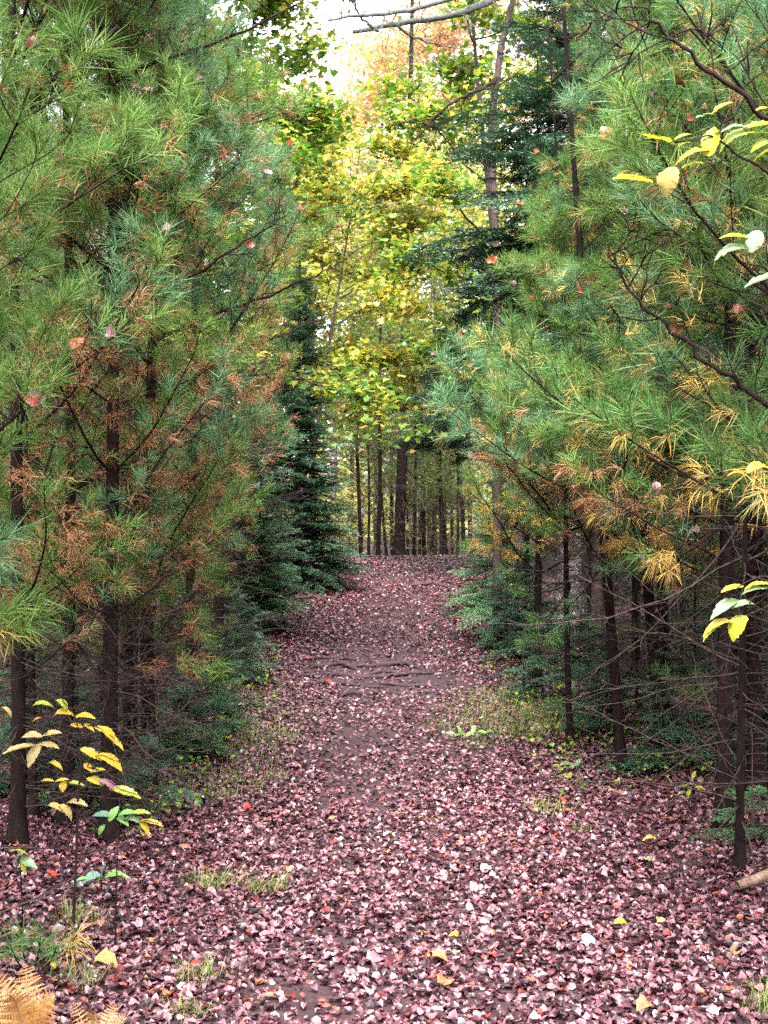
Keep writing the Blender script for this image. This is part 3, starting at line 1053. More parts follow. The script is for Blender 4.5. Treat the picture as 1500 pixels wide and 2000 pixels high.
b = on_ground(600, 1160)
hemlock(b[0] - 0.15, b[1] + 0.6, 5.2, 1.0, 'dense black green hemlock with a conical outline, left of the path before the crest', 0.15, 0.06, seed=1, step=0.09, per=8)
b = on_ground(465, 1235)
hemlock(b[0] - 0.12, b[1] + 0.2, 3.9, 1.0, 'hemlock with pale tipped drooping sprays, nearer than the conical one on the left', 0.2, 0.045, 'hemlock_light', seed=2, step=0.09, per=7)
b = on_ground(975, 1255)
hemlock(b[0] + 0.10, b[1] + 0.2, 2.5, 0.80, 'small bushy hemlock on the right edge of the path below the bright pine', 0.1, 0.02, seed=3, mat='hemlock_light')
hemlock(1.95, 12.0 * K, 5.4, 1.75, 'dark hemlock arching over the path in front of the far pine stand', 1.9, 0.07, seed=4, step=0.11, per=7, lean=(-0.08, 0))
hemlock(1.85, 6.7 * K, 8.2, 1.75, 'hemlock with dark lacy sprays hanging high above the right pines', 3.1, 0.06, seed=5, step=0.17, per=7)
b = on_ground(1450, 1480)
hemlock(b[0] + 0.35, b[1] + 0.3, 2.4, 0.9, 'low dark hemlock at the right edge behind the stout black trunk', 0.15, 0.03, seed=6, step=0.16)
b = on_ground(395, 1440)
hemlock(b[0], b[1], 0.55, 0.42, 'small low green hemlock seedling at the foot of the left pines', 0.05, 0.008, 'hemlock_light', seed=7, step=0.06)
b = on_ground(330, 1490)
hemlock(b[0], b[1], 0.4, 0.33, 'lowest green hemlock seedling, next to the pinkish brown trunk', 0.05, 0.008, 'hemlock_light', seed=8, step=0.06)
b = on_ground(470, 1330)
hemlock(b[0], b[1], 0.8, 0.45, 'hemlock sapling at the left edge of the path beside the roots', 0.08, 0.01, 'hemlock', seed=9, step=0.08)

b = on_ground(935, 1195)
hemlock(b[0] + 0.1, b[1], 1.3, 0.6, 'young hemlock at the far right path edge under the bright pine', 0.1, 0.015, 'hemlock_light', seed=10, step=0.09)
b = on_ground(1010, 1290)
hemlock(b[0] + 0.1, b[1], 1.0, 0.5, 'young hemlock between the right verge and the pines behind it', 0.1, 0.012, 'hemlock', seed=11, step=0.09)
b = on_ground(520, 1180)
hemlock(b[0] - 0.15, b[1], 1.6, 0.7, 'hemlock sapling filling the gap between the two left hemlocks', 0.1, 0.015, 'hemlock', seed=12, step=0.09)

EDGE = [(455, 1300, 0.8, 0.42, 'left path edge level with the roots'), (425, 1395, 0.7, 0.42, 'left edge between grass and pines'), (375, 1478, 0.6, 0.38, 'left edge in front of the seedlings'), (285, 1590, 0.45, 0.3, 'foot of the pinkish footed pine'),
        (505, 1238, 1.0, 0.5, 'left path edge before the pale tipped hemlock'), (985, 1270, 0.9, 0.45, 'right path edge level with the roots'), (1060, 1370, 0.8, 0.42, 'back of the right grass verge'), (1130, 1400, 0.9, 0.45, 'thin pole behind the right verge'),
        (1185, 1440, 0.8, 0.42, 'right litter behind the slim leaning pine'), (1335, 1500, 0.8, 0.5, 'left of the stout black trunk'), (1470, 1640, 0.3, 0.22, 'right edge beside the stout black trunk'), (150, 1560, 0.7, 0.4, 'gap between the first left pines'), (60, 1560, 0.9, 0.45, 'left edge behind the yellow leaves')]
for k, (a, b_, H, R0, where) in enumerate(EDGE):
    b = on_ground(a, b_)
    hemlock(b[0], b[1], H, R0, 'low hemlock seedling at the ' + where if 'of the' not in where[:8] else 'low hemlock seedling ' + where, 0.04, 0.008, 'hemlock_light' if k % 3 == 1 else 'hemlock', seed=20 + k, step=0.08, per=5)

# ------------------------------------------------------------------ broadleaved trees
def leaf_outline(kind):
    """2-D outlines, about one unit long, stalk at the origin, tip towards +Y."""
    if kind == 'maple':
        h = [(0.06, 0.0), (0.30, -0.06), (0.26, 0.10), (0.50, 0.16), (0.40, 0.30), (0.52, 0.52), (0.30, 0.46), (0.24, 0.52), (0.26, 0.74), (0.12, 0.68), (0.0, 1.0)]
        return np.array(h + [(-a, b) for a, b in h[-2::-1]])
    if kind == 'litter':
        h = [(0.05, 0.0), (0.36, 0.04), (0.52, 0.32), (0.38, 0.44), (0.38, 0.68), (0.0, 1.0)]
        return np.array(h + [(-a, b) for a, b in h[-2::-1]])
    if kind == 'maple_small':
        h = [(0.0, 0.0), (0.30, 0.0), (0.50, 0.18), (0.32, 0.30), (0.48, 0.54), (0.2, 0.55), (0.0, 1.0)]
        return np.array(h + [(-a, b) for a, b in h[-2:0:-1]])
    if kind == 'litter_far':
        h = [(0.0, 0.0), (0.42, 0.12), (0.36, 0.62), (0.0, 1.0)]
        return np.array(h + [(-a, b) for a, b in h[-2:0:-1]])
    h = [(0.0, 0.0), (0.13, 0.08), (0.20, 0.20), (0.19, 0.23), (0.26, 0.36), (0.24, 0.39), (0.275, 0.52), (0.25, 0.54), (0.24, 0.68), (0.20, 0.70), (0.16, 0.83), (0.12, 0.85), (0.06, 0.95), (0.0, 1.0)]
    return np.array(h + [(-a, b) for a, b in h[-2:0:-1]])


def leaf_base(kind, curl=0.15, fold=0.15, seed=0, wav=0.05, z0=0.0):
    """Vertices and triangles of one leaf, midrib along +Y, folded and curled."""
    rng = np.random.default_rng(seed)
    o = leaf_outline(kind)
    n = len(o)
    c = np.array([[0, 0.12], [0, 0.45], [0, 0.75]]) if kind == 'oval' else np.array([[0, 0.4]])
    if kind != 'oval':
        v2 = np.concatenate([o, c])
        t = np.array([(i, (i + 1) % n, n) for i in range(n)])
    else:
        half = n // 2
        v2 = np.concatenate([o, c])
        mid = [0, n, n + 1, n + 2, half]
        t = []
        R_ = list(range(0, half + 1))
        L_ = [0] + list(range(n - 1, half - 1, -1))

        def strip(a, flip):
            ym = [v2[q][1] for q in mid]
            j = 0
            for q in range(len(a) - 1):
                while j < 4 and v2[a[q]][1] > (ym[j] + ym[j + 1]) / 2:
                    t.append((mid[j], mid[j + 1], a[q]) if flip else (mid[j], a[q], mid[j + 1]))
                    j += 1
                if len({mid[j], a[q], a[q + 1]}) == 3:
                    t.append((mid[j], a[q + 1], a[q]) if flip else (mid[j], a[q], a[q + 1]))
            while j < 4:
                if len({mid[j], mid[j + 1], a[-1]}) == 3:
                    t.append((mid[j], mid[j + 1], a[-1]))
                j += 1
        strip(R_, False)
        strip(L_, True)
        t = np.array(t)
    x, y = v2[:, 0], v2[:, 1]
    z = fold * np.abs(x) - curl * ((y - 0.4) ** 2) * 1.2 + rng.normal(0, wav, len(x)) * (np.abs(x) > 0.01)
    return np.stack([x, y - (0.4 if kind != 'oval' else 0.0), z + z0], -1), t


def scatter_leaves(mb, base, P, Nrm, yaw, size, mat=0):
    """Copies of one leaf at P, its face turned to Nrm."""
    v, t = base
    n = len(P)
    if n == 0:
        return
    nr = unit(Nrm)
    h = np.stack([np.cos(yaw), np.sin(yaw), np.zeros(n)], -1)
    yv = unit(h - (h * nr).sum(-1, keepdims=True) * nr)
    xv = np.cross(yv, nr)
    W = P[:, None, :] + size[:, None, None] * (v[None, :, 0:1] * xv[:, None, :] + v[None, :, 1:2] * yv[:, None, :] + v[None, :, 2:3] * nr[:, None, :])
    o = (np.arange(n) * len(v))[:, None, None]
    mb.add(W.reshape(-1, 3), (t[None] + o).reshape(-1, 3), mat)


def quat_from(nr, yaw):
    nr = unit(nr)
    h = np.array([math.cos(yaw), math.sin(yaw), 0])
    yv = unit(h - h.dot(nr) * nr)
    xv = np.cross(yv, nr)
    return Matrix([[xv[0], yv[0], nr[0]], [xv[1], yv[1], nr[1]], [xv[2], yv[2], nr[2]]]).to_euler()


MAPLE_V = [leaf_base('maple', c, f, s, 0.04) for c, f, s in [(0.25, 0.12, 1), (0.4, -0.1, 2), (-0.2, 0.2, 3), (0.5, 0.15, 4)]]
MAPLE_S = [leaf_base('maple_small', c, f, s, 0.04) for c, f, s in [(0.25, 0.12, 1), (0.4, -0.1, 2), (-0.2, 0.2, 3), (0.5, 0.15, 4)]]
OVAL_V = [leaf_base('oval', c, f, s, 0.015) for c, f, s in [(0.25, 0.25, 1), (0.5, 0.15, 2), (0.1, 0.35, 3), (0.7, 0.2, 4)]]
FAR_LEAF = (np.array([[0, -0.5, 0], [0.42, -0.05, 0.05], [0, 0.5, -0.05], [-0.42, -0.05, 0.05]]), np.array([[0, 1, 2], [0, 2, 3]]))


def grow_tree(seed, H, trunk_pts, r, limbs, rng, spread, leaf_n, h_lo, layers=True, sub=7, up=0.35):
    """Limb wood (tubes) and leaf points of a broadleaved crown."""
    wood = MB()
    P, tips = [], []
    n = len(trunk_pts)
    for k in range(limbs):
        f = h_lo + (0.98 - h_lo) * (k + rng.random()) / limbs
        i = f * (n - 1)
        a = int(min(i, n - 2))
        p0 = trunk_pts[a] + (trunk_pts[a + 1] - trunk_pts[a]) * (i - a)
        az = k * 2.4 + rng.normal(0, 0.4)
        ln = spread * (1.05 - 0.55 * (f - h_lo) / (1 - h_lo)) * rng.uniform(0.7, 1.2)
        d = np.array([math.cos(az), math.sin(az), up + rng.normal(0, 0.15) + 0.5 * f])
        L_ = curve_pts(p0, d, ln, 9, rng, bend=(0, 0, -0.15), wob=0.35)
        wood.add(*tube(L_, np.linspace(r * 0.36 * (1.1 - 0.6 * f), 0.004, 9), 5))
        for s in range(sub):
            j = rng.uniform(2, 8)
            b_ = int(min(j, 7))
            q = L_[b_] + (L_[b_ + 1] - L_[b_]) * (j - b_)
            tg = unit(L_[b_ + 1] - L_[b_])
            dd = tg + rng.normal(0, 0.7, 3) * np.array([1, 1, 0.5])
            S = curve_pts(q, dd, ln * rng.uniform(0.2, 0.5), 6, rng, bend=(0, 0, 0.1), wob=0.4)
            wood.add(*tube(S, np.linspace(0.007, 0.002, 6), 3, cap=False))
            tips.append(S)
        tips.append(L_[4:])
    per = max(1, leaf_n // len(tips))
    for S in tips:
        j = rng.uniform(0.8, len(S) - 1.001, per)
        b_ = j.astype(int)
        q = S[b_] + (S[np.minimum(b_ + 1, len(S) - 1)] - S[b_]) * (j - b_)[:, None]
        P.append(q)
    return wood, np.concatenate(P)


def maple_tree(name, label, cat, base, H, r, lean, spread, limbs, leaf_n, leaf_size, mat, mat_obj, seed, h_lo=0.35, jitter=0.2, n_parts=0, far=False, group=None, bark='bark_dark', sub=7, jz=0.08, up=0.35, flat=0.45):
    rng = np.random.default_rng(seed)
    base = np.array([base[0], base[1], float(gz(base[0], base[1]))])
    t = thing(name, label, cat, base, group)
    p = trunk_axis(H, lean, seed)
    obj('trunk', trunk_mesh('broadleaf_trunk', H, r, p, M[bark], 9 if not far else 7, seed=seed), t)
    tp = np.array([p(h) for h in np.linspace(0, H, 14)])
    wood, P = grow_tree(seed, H, tp, r, limbs, rng, spread, leaf_n, h_lo, sub=sub, up=up)
    obj('limbs', wood.mesh('limbs', [M[bark]], True), t)
    P = P + rng.normal(0, 1, P.shape) * np.array([jitter, jitter, jz])
    N_ = np.array([0, 0, 1.0]) + rng.normal(0, flat, P.shape)
    yaw = rng.uniform(0, 6.28, len(P))
    size = leaf_size * rng.uniform(0.65, 1.2, len(P))
    keep = np.ones(len(P), bool)
    if n_parts:
        Wp = P + base
        px = 750 + F * Wp[:, 0] / Wp[:, 1]
        py = 1000 - F * (Wp[:, 2] - EYE) / Wp[:, 1]
        inside = (px > 430) & (px < 1080) & (py > 0) & (py < 900)
        idx = np.where(inside)[0]
        idx = idx[np.argsort(Wp[idx, 1] / size[idx])][:n_parts]
        lm = [LEAF_MESH[(k, mat_obj)] for k in range(4)]
        for i in idx:
            obj('leaf', lm[i % 4], t, P[i], quat_from(N_[i], yaw[i]), float(size[i]))
        keep[idx] = False
    mb = MB()
    vs = [FAR_LEAF] if far else MAPLE_S
    for k, bs in enumerate(vs):
        s = keep & (np.arange(len(P)) % len(vs) == k)
        scatter_leaves(mb, bs, P[s], N_[s], yaw[s], size[s])
    tag(obj('foliage', mb.mesh('foliage', [M[mat]]), t), kind='stuff')
    return t


LEAF_MESH = {}
for k in range(4):
    for mm in ('maple_green_obj', 'maple_yellow_obj', 'litter_obj'):
        v, t_ = MAPLE_V[k]
        LEAF_MESH[(k, mm)] = tri_mesh('maple_leaf', v, t_, np.zeros(len(t_)), [M[mm]])

maple_tree('maple_tree', 'yellow green maple leaning over the path above the left pines', 'maple tree', (-1.75, 7.6 * K), 7.4, 0.042, (0.07, 0.0), 1.45, 26, 12500, 0.085, 'maple_green', 'maple_green_obj', 31, 0.36, 0.16, 280, sub=9, up=0.1)
maple_tree('maple_tree', 'bright yellow maple spreading low branches above the far end of the path', 'maple tree', (-1.5, 13.5 * K), 7.3, 0.045, (0.15, 0.0), 2.3, 22, 12000, 0.115, 'maple_yellow', 'maple_yellow_obj', 32, 0.30, 0.2, 200, sub=9, up=0.1)
maple_tree('maple_tree', 'green and yellow maple behind the right hemlock sprays', 'maple tree', (2.1, 11.5 * K), 9.5, 0.09, (-0.09, 0.0), 2.4, 20, 9000, 0.115, 'maple_green', 'maple_green_obj', 33, 0.3, 0.2, 150, sub=9, up=0.1)
maple_tree('maple_tree', 'yellow maple beyond the left hemlocks', 'maple tree', (-2.4, 15.0 * K), 10, 0.09, (0.02, 0.0), 2.6, 14, 5000, 0.10, 'maple_yellow', 'maple_yellow_obj', 34, 0.25, 0.25, far=True, sub=9)

OR_LAB = ['tall pale orange maple filling the gap of sky above the path', 'orange maple crown with sky showing through, right of the sky gap', 'pinkish orange maple lower behind the sky gap']
for k, (x, y, H) in enumerate([(0.9, 25 * K, 17.2), (4.2, 24 * K, 20), (-1.8, 27 * K, 15.5)]):
    maple_tree('maple_tree', OR_LAB[k], 'maple tree', (x, y), H, 0.16, (0, 0), 4.2, 20, 15000, 0.17, 'maple_orange', None, 41 + k, 0.42, 0.4, far=True, bark='bark_lichen', sub=10, jz=0.3, flat=0.8)
rng = np.random.default_rng(77)
for k in range(8):
    x, y = -3.2 + 1.15 * k, rng.uniform(33, 40)
    maple_tree('maple_tree', 'mid height yellow green maple closing the gap above the far stand, ' + ('left part' if x < 0 else 'right part'), 'maple tree', (x, y), rng.uniform(10, 12.5), 0.07, (0, 0), 2.2, 14, 5200, 0.15, 'leaf_far', None, 260 + k, 0.25, 0.3, far=True, group='maples closing the gap', sub=8, jz=0.3, flat=0.7)
for k in range(16):
    x, y = (-14 + 1.9 * k + rng.normal(0, 0.6), rng.uniform(26, 33) * 1.5)
    if abs(x - 1) < 3:
        y += 6
    maple_tree('maple_tree', 'pale yellow green maple far off, ' + ('left of the far pine stand' if x < -2 else 'behind the far pine stand' if x < 4 else 'right of the far pine stand'), 'maple tree', (x, y), rng.uniform(9, 13), 0.1, (0, 0), 3.2, 12, 3600, 0.14, 'leaf_far', None, 60 + k, 0.16, 0.4, far=True, group='bright maples beyond the pines', sub=8, jz=0.3, flat=0.8)

# tall grey barked trees on the right, bare limbs overhead
def limb(name, pts, r0, r1, mat, parent, sides=7, twigs=0, seed=0, tl=0.5, down=0.0):
    rng = np.random.default_rng(seed)
    pts = np.asarray(pts, float)
    s = np.linspace(0, len(pts) - 1, len(pts) * 4)
    P = np.stack([np.interp(s, np.arange(len(pts)), pts[:, c]) for c in range(3)], -1)
    k = np.array([0.25, 0.5, 0.25])
    for _ in range(3):
        Q = P.copy()
        Q[1:-1] = P[:-2] * k[0] + P[1:-1] * k[1] + P[2:] * k[2]
        P = Q
    P[1:-1] += rng.normal(0, 0.006, P[1:-1].shape)
    mb = MB()
    mb.add(*tube(P, np.linspace(r0, r1, len(P)), sides))
    for q in range(twigs):
        i = rng.integers(len(P) // 4, len(P) - 1)
        tg = unit(P[i] - P[i - 1])
        d = tg * 0.6 + rng.normal(0, 0.6, 3) + np.array([0, 0, -down])
        tw = curve_pts(P[i], d, tl * rng.uniform(0.4, 1.1), 7, rng, bend=(0, 0, rng.normal(0, 0.3)), wob=0.4)
        mb.add(*tube(tw, np.linspace(min(0.006, r0 * 0.24), 0.0012, 7), 4, cap=False))
        for z in range(3):
            j = rng.integers(2, 6)
            t2 = curve_pts(tw[j], unit(tw[j] - tw[j - 1]) + rng.normal(0, 0.7, 3), tl * 0.3, 4, rng, wob=0.4)
            mb.add(*tube(t2, np.linspace(0.003, 0.0012, 4), 3, cap=False))
    return obj(name, mb.mesh(name, [M[mat]], True), parent)


D9 = 9.0
bx = (1112 - 750) / 1500 * D9
base = np.array([bx, D9 * K, float(gz(bx, D9 * K))])
t = thing('maple_tree', 'tall grey trunk with pale lichen patches, upper right above the hemlock sprays', 'maple tree', base)
p = trunk_axis(12, (-0.006, 0), 5)
obj('trunk', trunk_mesh('lichen_trunk', 12, 0.15, p, M['bark_lichen'], 12, seed=5), t)
W = lambda px, py, d: world(px, py, d) - base
limb('limb', [p(7.9), W(1010, -30, 8.5), W(930, 18, 8.0), W(850, 36, 7.8), W(770, 48, 7.6), W(690, 62, 7.5)], 0.05, 0.02, 'twig_grey', t, 8, 12, 11, 0.6)
limb('limb', [p(8.3), W(980, -60, 8.2), W(900, -10, 7.8), W(800, 22, 7.6), W(700, 30, 7.4), W(640, 40, 7.3)], 0.04, 0.012, 'twig_grey', t, 7, 22, 12, 0.6)
limb('limb', [W(770, 48, 7.6), W(800, 70, 7.7), W(840, 85, 7.8), W(900, 95, 7.9)], 0.016, 0.004, 'twig_grey', t, 6, 10, 13, 0.5)
limb('limb', [W(740, 62, 7.55), W(700, 30, 7.5), W(690, 0, 7.4), W(720, -40, 7.4)], 0.016, 0.006, 'twig_grey', t, 6, 20, 14, 0.6)
limb('limb', [p(3.8), W(1070, 190, 8.6), W(1040, 170, 8.3), W(1010, 175, 8.2)], 0.03, 0.008, 'twig_grey', t, 6, 8, 15, 0.4)

bx = (968 - 750) / 1500 * 8.4
base2 = np.array([bx, 8.4 * K, float(gz(bx, 8.4 * K))])
t2 = thing('dead_tree', 'thin crooked dead tree left of the lichen trunk, with a bare branch over the path', 'dead tree', base2)
W2 = lambda px, py, d: world(px, py, d) - base2
limb('trunk', [(0, 0, -0.1), (0.03, 0, 1.5), (-0.02, 0, 2.8), (0.03, 0, 4.0), W2(955, 230, 8.4), W2(972, 160, 8.4), W2(976, 100, 8.4), W2(990, 50, 8.4), W2(1003, 0, 8.4), W2(1010, -120, 8.4)], 0.05, 0.03, 'bark_dark', t2, 8, 10, 21, 0.5)
limb('branch', [W2(974, 150, 8.4), W2(950, 170, 8.3), W2(915, 185, 8.2), W2(885, 200, 8.1), W2(855, 222, 8.0), W2(830, 255, 7.9), W2(800, 280, 7.8)], 0.022, 0.006, 'twig_dark', t2, 6, 14, 22, 0.45, 0.4)
limb('branch', [W2(915, 185, 8.2), W2(900, 205, 8.15), W2(905, 225, 8.1)], 0.012, 0.006, 'twig_dark', t2, 5, 2, 23, 0.2, 0.4)
limb('branch', [W2(960, 200, 8.4), W2(900, 225, 8.1), W2(850, 233, 8.0), W2(790, 240, 7.9), W2(745, 248, 7.8)], 0.010, 0.004, 'twig_dark', t2, 5, 10, 24, 0.45)
limb('branch', [W2(968, 175, 8.4), W2(1000, 150, 8.5), W2(1040, 120, 8.6)], 0.012, 0.004, 'twig_dark', t2, 5, 12, 25, 0.4)

# long dark limbs of the near pines that sweep across the picture
LIMBS = [(3, 3.3, [(34, 260), (80, 170), (160, 112), (225, 40), (250, -30)], 0.010), (5, 3.6, [(212, 170), (300, 118), (450, 75), (560, 20), (610, -10)], 0.010), (6, 4.3, [(291, 330), (365, 270), (475, 240), (590, 182)], 0.011),
         (5, 3.6, [(212, 650), (300, 572), (400, 525), (480, 470), (560, 420)], 0.011), (6, 4.3, [(297, 668), (430, 608), (520, 580), (600, 545), (680, 505)], 0.012), (4, 3.9, [(128, 560), (180, 500), (225, 430), (260, 330), (275, 250)], 0.009),
         (7, 5.4, [(372, 720), (450, 690), (540, 660), (620, 625), (680, 600)], 0.011), (8, 5.1, [(250, 820), (330, 775), (420, 745), (520, 705)], 0.010), (4, 3.8, [(128, 960), (200, 930), (300, 885), (390, 860)], 0.009),
         (21, 1.75, [(1640, 330), (1560, 275), (1500, 230), (1400, 150), (1330, 95), (1275, 42), (1260, -15)], 0.0085), (22, 2.5, [(1640, 880), (1560, 830), (1490, 782), (1400, 722), (1320, 655), (1245, 592), (1200, 520), (1170, 470)], 0.012),
         (25, 4.6, [(1175, 830), (1120, 760), (1060, 690), (1000, 640)], 0.011), (23, 3.7, [(1405, 560), (1330, 480), (1250, 420), (1190, 380)], 0.010)]
for k, (sd_, d, pts, r) in enumerate(LIMBS):
    tb = NP[sd_]
    o_ = np.array(tb.location)
    limb('limb', [world(a, b_, d) - o_ for a, b_ in pts], r, 0.0025, 'twig_dark', tb, 6, 12, 400 + k, 0.26)

# single sprays of needles that hang low at the edges of the picture
def spray(tb, start, pts, gold=(), mats=None, seed=0, n=60, length=0.115):
    rng = np.random.default_rng(seed)
    o_ = np.array(tb.location)
    wood, nd = MB(), MB()
    st = np.asarray(start, float) - o_
    for k, (a, b_, d) in enumerate(pts):
        tip = world(a, b_, d) - o_
        mid = (st + tip) / 2 + np.array([0, 0, -0.10]) + rng.normal(0, 0.02, 3)
        q = np.linspace(0, 1, 10)[:, None]
        P_ = (1 - q) ** 2 * st + 2 * q * (1 - q) * mid + q * q * tip
        wood.add(*tube(P_, np.linspace(0.006, 0.0018, 10), 5))
        tg = unit(P_[-1] - P_[-2])
        g_ = k in gold
        for j in range(3):
            needle_tufts(nd, [tip - tg * 0.045 * j], [tg + np.array([0, 0, 0.0 if not g_ else -0.4])], n // 3, length, rng, int(g_), 0.0022, (15, 80), 0.55 if g_ else 0.12)
    br = obj('branch', wood.mesh('spray_wood', [M['twig_dark']], True), tb)
    obj('needles', nd.mesh('spray_needles', [M[m_] for m_ in mats]), br)


tb = NP[2]
o_ = np.array(tb.location)
spray(tb, o_ + np.array([0.0, 0, 1.45]), [(15, 1050, 2.2), (45, 1035, 2.25), (5, 1090, 2.15), (30, 1120, 2.3)], (), ('needle_teal', 'needle_russet'), 1, 75)
spray(tb, o_ + np.array([0.0, 0, 1.25]), [(30, 1190, 2.15), (75, 1170, 2.25), (95, 1205, 2.3), (20, 1240, 2.2), (55, 1225, 2.2)], (3,), ('needle_left', 'needle_gold'), 2, 75)
tb = NP[22]
o_ = np.array(tb.location)
spray(tb, o_ + np.array([0.0, 0, 1.75]), [(1455, 925, 2.3), (1400, 935, 2.4), (1350, 960, 2.5), (1485, 965, 2.2), (1420, 890, 2.4)], (0, 2, 3), ('needle_right', 'needle_gold'), 3, 75)
tb = NP[23]
o_ = np.array(tb.location)
spray(tb, o_ + np.array([0.0, 0, 1.5]), [(1285, 1090, 3.5), (1300, 1120, 3.5), (1270, 1105, 3.6), (1240, 1080, 3.6)], (0, 1, 2), ('needle_right', 'needle_gold'), 4, 75)
tb = NP[25]
o_ = np.array(tb.location)
spray(tb, o_ + np.array([-0.1, 0, 1.3]), [(1205, 1105, 4.3), (1240, 1110, 4.3), (1180, 1110, 4.4), (1110, 1180, 4.6), (1090, 1230, 4.7)], (), ('needle_teal', 'needle_gold'), 5, 70)
tb = NP[27]
o_ = np.array(tb.location)
spray(tb, o_ + np.array([0.0, 0, 1.1]), [(1040, 1210, 5.0), (1020, 1260, 5.1), (1075, 1250, 5.0), (1000, 1150, 5.2), (980, 1110, 5.3)], (), ('needle_left', 'needle_gold'), 6, 70)
tb = NP[7]
o_ = np.array(tb.location)
spray(tb, o_ + np.array([0.0, 0, 1.0]), [(400, 1210, 5.2), (415, 1260, 5.2), (385, 1330, 5.2), (420, 1150, 5.3), (350, 1260, 5.0)], (2,), ('needle_left', 'needle_russet'), 7, 70)
tb = NP[6]
o_ = np.array(tb.location)
spray(tb, o_ + np.array([0.0, 0, 1.3]), [(310, 980, 4.2), (270, 930, 4.1), (345, 1100, 4.3), (250, 1090, 4.1), (400, 1010, 4.4)], (1,), ('needle_left', 'needle_russet'), 8, 70)
tb = thing('pine_seedling', 'dark green pine seedling in the leaf litter above the golden fern', 'pine seedling', GP_(70, 1870))
spray(tb, np.array(tb.location), [(40, 1815, 2.45), (80, 1830, 2.45), (110, 1850, 2.45), (20, 1845, 2.4), (150, 1825, 2.55)], (4,), ('needle_right', 'needle_gold'), 9, 60)

# pale shrubs and grass behind the crest of the path
rng = np.random.default_rng(88)
for k in range(9):
    x, y = -2.6 + 0.75 * k + rng.normal(0, 0.2), rng.uniform(31, 39)
    maple_tree('shrub', 'low yellow green shrub among the far pine trunks, ' + ('by the bright gap' if x < 0 else 'behind the thickest trunk' if x < 2 else 'towards the right pines'), 'shrub', (x, y), rng.uniform(1.5, 2.6), 0.02, (0, 0), 1.0, 7, 700, 0.10, 'leaf_far', None, 160 + k, 0.1, 0.2, far=True, group='shrubs among the far pine trunks', sub=6, jz=0.2, flat=0.7)

# distant woodland all round
rng = np.random.default_rng(99)
mb = MB()
nF = 60000
ang = rng.uniform(0, 2 * math.pi, nF)
rad = rng.uniform(62, 85, nF)
top = 11 + 3 * np.sin(ang * 23) + 2.0 * np.sin(ang * 57 + 1)
P = np.stack([rad * np.cos(ang), rad * np.sin(ang), rng.uniform(0, 1, nF) * top], -1)
N_ = rng.normal(0, 1, (nF, 3))
scatter_leaves(mb, FAR_LEAF, P, N_, rng.uniform(0, 6.28, nF), rng.uniform(0.5, 1.0, nF))
wd = obj('distant_woods', mb.mesh('distant_woods', [M['leaf_far']]))
tag(wd, 'far yellow green woodland closing the view behind the trees', 'woods', kind='stuff')

# ------------------------------------------------------------------ fallen leaves
def litter_density(x, y):
    """Fallen leaves per square metre: thinner on the trodden middle and the bare patches."""
    off = np.abs(x - path_x(y))
    d = np.full(np.shape(x), 620.0)
    d = np.where(off < 0.42, 430, d)
    d = d * np.where((y > 4.6 * K) & (off < 0.75), 0.62, 1.0)
    d = d * np.where((y > 8.0 * K) & (y < 12.5 * K) & (off < 1.0), 0.75, 1.0)
    for (px, py, rx, ry) in [(700, 1545, 0.32, 0.35), (640, 1480, 0.25, 0.3), (700, 1445, 0.3, 0.35), (760, 1335, 0.7, 0.4), (560, 1935, 0.2, 0.09), (590, 1985, 0.2, 0.06), (850, 1330, 0.6, 0.5), (690, 1300, 0.5, 0.4)]:
        c = GP_(px, py)
        q = ((x - c[0]) / rx) ** 2 + ((y - c[1]) / (ry * K)) ** 2
        d = d * np.where(q < 1, 0.30 + 0.5 * q, 1.0)
    d = d * np.where(off > 2.0, 0.6, 1.0)
    d = d * np.where((y > 8.0) & (x < -1.3), 0.2, 1.0) * np.where((y > 10) & (x > 1.75), 0.22, 1.0)
    return d


rng = np.random.default_rng(5)
LP = []
for (y0, y1, half, boost, smin) in [(2.9, 5.4, 1.8, 1.35, 1.0), (5.4, 8.5, 2.7, 1.15, 1.0), (8.5, 13.6, 3.6, 0.75, 1.1), (13.6, 26.5, 2.6, 0.62, 1.25)]:
    A = (y1 - y0) * 2 * half
    n = int(A * 1900 * boost)
    x = rng.uniform(-half, half, n)
    y = rng.uniform(y0, y1, n)
    keep = rng.random(n) * 620 < litter_density(x, y)
    s = rng.uniform(0.018, 0.040, n) * smin * (1 + 0.4 * (rng.random(n) < 0.04))
    LP.append(np.stack([x[keep], y[keep], s[keep]], -1))
LP = np.concatenate(LP)
n = len(LP)
x, y, size = LP.T
z = gz(x, y) + 0.005 + rng.uniform(0, 1, n) ** 2 * 0.022
tilt = rng.normal(0, 0.19, (n, 2)) * rng.choice([0.5, 1.0, 1.9], n, p=[0.3, 0.5, 0.2])[:, None]
Nn = np.concatenate([tilt, np.ones((n, 1))], 1)
yaw = rng.uniform(0, 6.28, n)
LITV = [leaf_base('litter', c, f, s, 0.06) for c, f, s in [(0.8, 0.3, 11), (1.1, -0.4, 12), (-0.9, 0.4, 13), (1.3, 0.25, 14), (0.6, 0.6, 15), (-0.7, -0.5, 16)]]
LITV += [leaf_base('oval', c, f, s, 0.03) for c, f, s in [(0.8, 0.4, 17), (-0.5, 0.5, 18)]]
LITF = [leaf_base('litter_far', c, f, s, 0.05) for c, f, s in [(0.8, 0.35, 21), (-0.9, 0.45, 22), (1.1, -0.4, 23), (0.5, 0.6, 24)]]
px = 750 + F * x / y
py = 1000 - F * (z - EYE) / y
vis = (px > 10) & (px < 1490) & (py < 1992)
idx = np.where(vis)[0]
idx = idx[np.argsort(-(size[idx] / y[idx]) - 0.02 * (z[idx] - gz(x[idx], y[idx])))][:288]
LMESH = []
